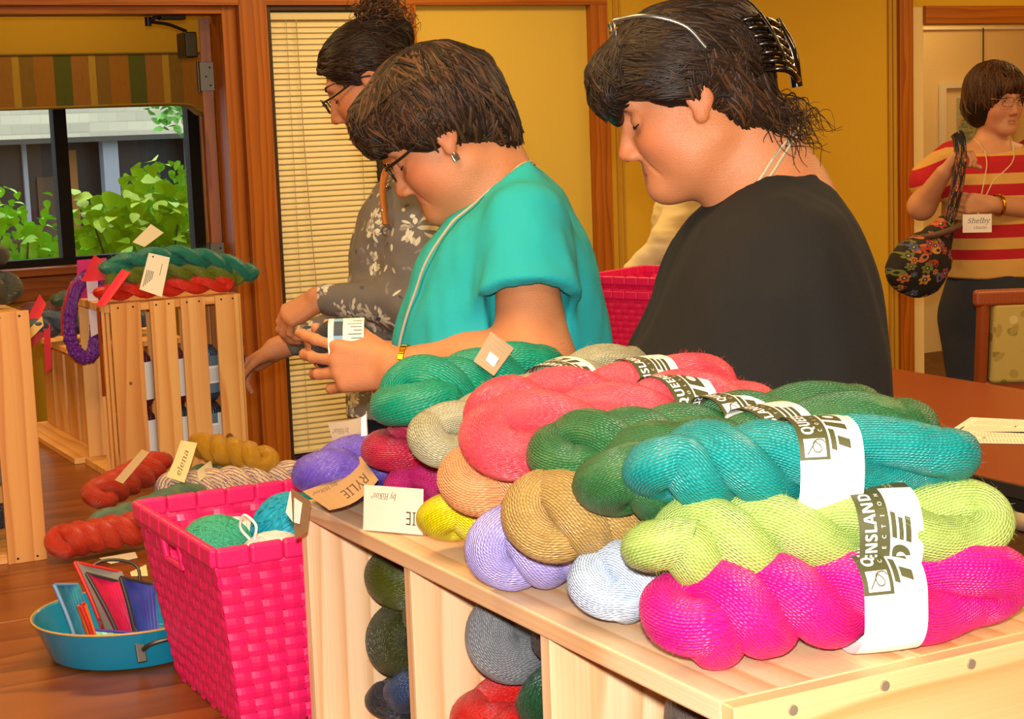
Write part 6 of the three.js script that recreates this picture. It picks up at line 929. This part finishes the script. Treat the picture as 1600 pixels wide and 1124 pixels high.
// ---------------------------------------------------------------- the garden and the building across it
const leafShape = (w, l) => { const g = new THREE.BufferGeometry(), p = [], n = 5; for (let i = 0; i <= n; i++) { const t = i / n, hw = w * Math.pow(sin(PI * Math.pow(t, 0.75)), 0.8); p.push([-hw, 0.18 * l * t * t * -1 + hw * 0.25, l * t], [0, -0.18 * l * t * t, l * t], [hw, -0.18 * l * t * t + hw * 0.25, l * t]); } const idx = []; for (let i = 0; i < n; i++) for (let j = 0; j < 2; j++) { const a = i * 3 + j; idx.push(a, a + 1, a + 3, a + 3, a + 1, a + 4); } g.setAttribute('position', new THREE.Float32BufferAttribute(p.flat(), 3)); g.setIndex(idx); g.computeVertexNormals(); return g; };
const leafM = (c) => [-0.012, 0, 0.014].map((k) => std(new THREE.Color(c).offsetHSL(k, 0, 0), 0.5, { side: THREE.DoubleSide }));
function bush(name, label, pos, R, leaf, cols, nMesh, nStuff, seed, cat = 'bush') {
  const b = thing(name, label, cat, pos), r = RNG(seed), mats = leafM(cols), o = new THREE.Object3D();
  const place = (ob, depth) => { const a = r() * 2 * PI, e = Math.asin(r() * 1.25 - 0.25), k = mix(1 - depth, 1.02, r()), d = V(cos(e) * cos(a), sin(e), cos(e) * sin(a)); const n = 1 + 0.16 * n3(d.x * 2.5 + seed, d.y * 2.5, d.z * 2.5); ob.position.set(d.x * R[0] * k * n, max(0.02, R[1] * (0.35 + 0.65 * d.y * k * n)), d.z * R[2] * k * n); const f = d.clone().add(V(r() - 0.5, r() * 0.3 - 0.25, r() - 0.5).multiplyScalar(1.3)); ob.lookAt(b.position.clone().add(ob.position).add(f)); ob.rotateX(0.5 + r() * 0.5); ob.rotateZ((r() - 0.5) * 1.2); ob.scale.setScalar(0.7 + 0.6 * r()); };
  for (let i = 0; i < nMesh; i++) { const m = part('leaf', leaf, mats[floor(r() * 3)], b); let tries = 0; do { place(m, 0.25); } while (m.position.z < -0.1 * R[2] && ++tries < 20); }
  const inst = new THREE.InstancedMesh(leaf, mats[1], nStuff); inst.name = 'foliage'; inst.userData.kind = 'stuff'; b.add(inst);
  for (let i = 0; i < nStuff; i++) { place(o, 0.55); o.updateMatrix(); inst.setMatrixAt(i, o.matrix); }
  for (let i = 0; i < 5; i++) { const a = i * 1.3; part('stem', sweep([V(0.05 * cos(a), 0, 0.05 * sin(a)), V(R[0] * 0.3 * cos(a), R[1] * 0.4, R[2] * 0.3 * sin(a)), V(R[0] * 0.6 * cos(a), R[1] * 0.8, R[2] * 0.6 * sin(a))], (t) => 0.014 * (1 - 0.6 * t), 8, 6), std(0x4a3a22, 0.8), b); }
  return b;
}
const GY = -0.25;
solo('garden_ground', span(-8, 18, GY - 0.1, GY, -21, -8.25, 0), std(0x46562c, 0.95), 'grassy ground outside the garden window', 'ground');
bush('hydrangea_bush', 'broad leaved green bush close behind the right window pane', [3.05, GY, -10.5], [0.68, 1.5, 0.6], leafShape(0.042, 0.11), 0x93b410, 290, 1100, 3);
bush('leafy_shrub', 'bright yellow green shrub behind the left window pane', [2.05, GY, -9.9], [0.55, 1.48, 0.5], leafShape(0.026, 0.085), 0x8ccc2a, 260, 1400, 5);
bush('clipped_shrub', 'round clipped green shrub between the broad leaved bush and the building', [4.05, GY, -13.1], [0.75, 1.5, 0.75], leafShape(0.024, 0.07), 0x7fae22, 60, 3500, 7);
{
  const t = thing('garden_tree', 'small tree with pale green leaves at the top right of the window', 'tree', [5.05, GY, -15.2]), r = RNG(15), leaf = leafShape(0.03, 0.1), mats = leafM(0x7fc05a), o = new THREE.Object3D();
  part('trunk', sweep([V(0, 0, 0), V(0.05, 1, 0), V(0, 1.8, 0.05), V(0.05, 3, 0)], (t) => 0.06 * (1 - 0.5 * t), 12, 8), std(0x5c4a34, 0.9), t);
  const inst = new THREE.InstancedMesh(leaf, mats[1], 2600); inst.name = 'foliage'; inst.userData.kind = 'stuff'; t.add(inst);
  for (let i = 0; i < 2600; i++) { const a = r() * 6.3, e = r() * 3.14 - 1.57, k = 0.4 + 0.6 * r(); o.position.set(0.75 * k * cos(e) * cos(a), 2.45 + 0.75 * k * sin(e), 0.75 * k * cos(e) * sin(a)); o.rotation.set(r() * 6, r() * 6, r() * 6); o.scale.setScalar(0.6 + 0.6 * r()); o.updateMatrix(); inst.setMatrixAt(i, o.matrix); }
}
{
  const b = thing('office_building', 'low building with pale brick band above dark windows across the garden', 'building', [6, GY, -20]);
  const bt = dataTex(512, 256, (u, v) => { const row = floor(v * 16), x = u * 16 + (row % 2) * 0.5, fx = x - floor(x), fy = v * 16 - row, m = fx < 0.03 || fy < 0.1 ? 0.93 : 1, n = 0.93 + 0.07 * sin(floor(x) * 12.9 + row * 78.2); return [0.80 * m * n, 0.79 * m * n, 0.70 * m * n]; }); bt.repeat.set(0.28, 0.56);
  part('brick_band', span(-8, 10, 1.75, 5.5, -1, 0, 1, 0.001), std(0xffffff, 0.9, { map: bt }), b);
  part('soffit', span(-8, 10, 1.69, 1.75, -1, 0.04, 0), std(0x3a3a36, 0.7), b);
  const gd = std(0x100f0e, 0.5), cm = std(0x8b93a0, 0.6);
  const xs = [-3.2, -1.43, -0.52, 0.75, 2.2, 3.9]; for (let i = 0; i < xs.length - 1; i++) part('window_pane', span(xs[i], xs[i + 1], 0.02, 1.69, -0.5, -0.46), gd, b);
  part('window_mullion', span(-1.45, -1.4, 0, 1.69, -0.46, -0.4), cm, b); for (const x of [-0.58, 0.45, 1.0]) part('column', span(x, x + 0.09 * (x > -0.6 ? 2 : 1), 0, 1.69, -0.3, -0.12), cm, b);
  part('interior_panel', span(-0.98, -0.82, 0.0, 1.6, -0.44, -0.42), std(0x8a5a18, 0.6), b); part('interior_panel', span(-1.3, -1.0, 0.3, 1.3, -0.44, -0.43), std(0x4a3826, 0.7), b); part('interior_panel', span(0.7, 0.85, 0.0, 1.5, -0.44, -0.42), std(0x4c4a18, 0.6), b);
}
renderer.render(scene, camera);
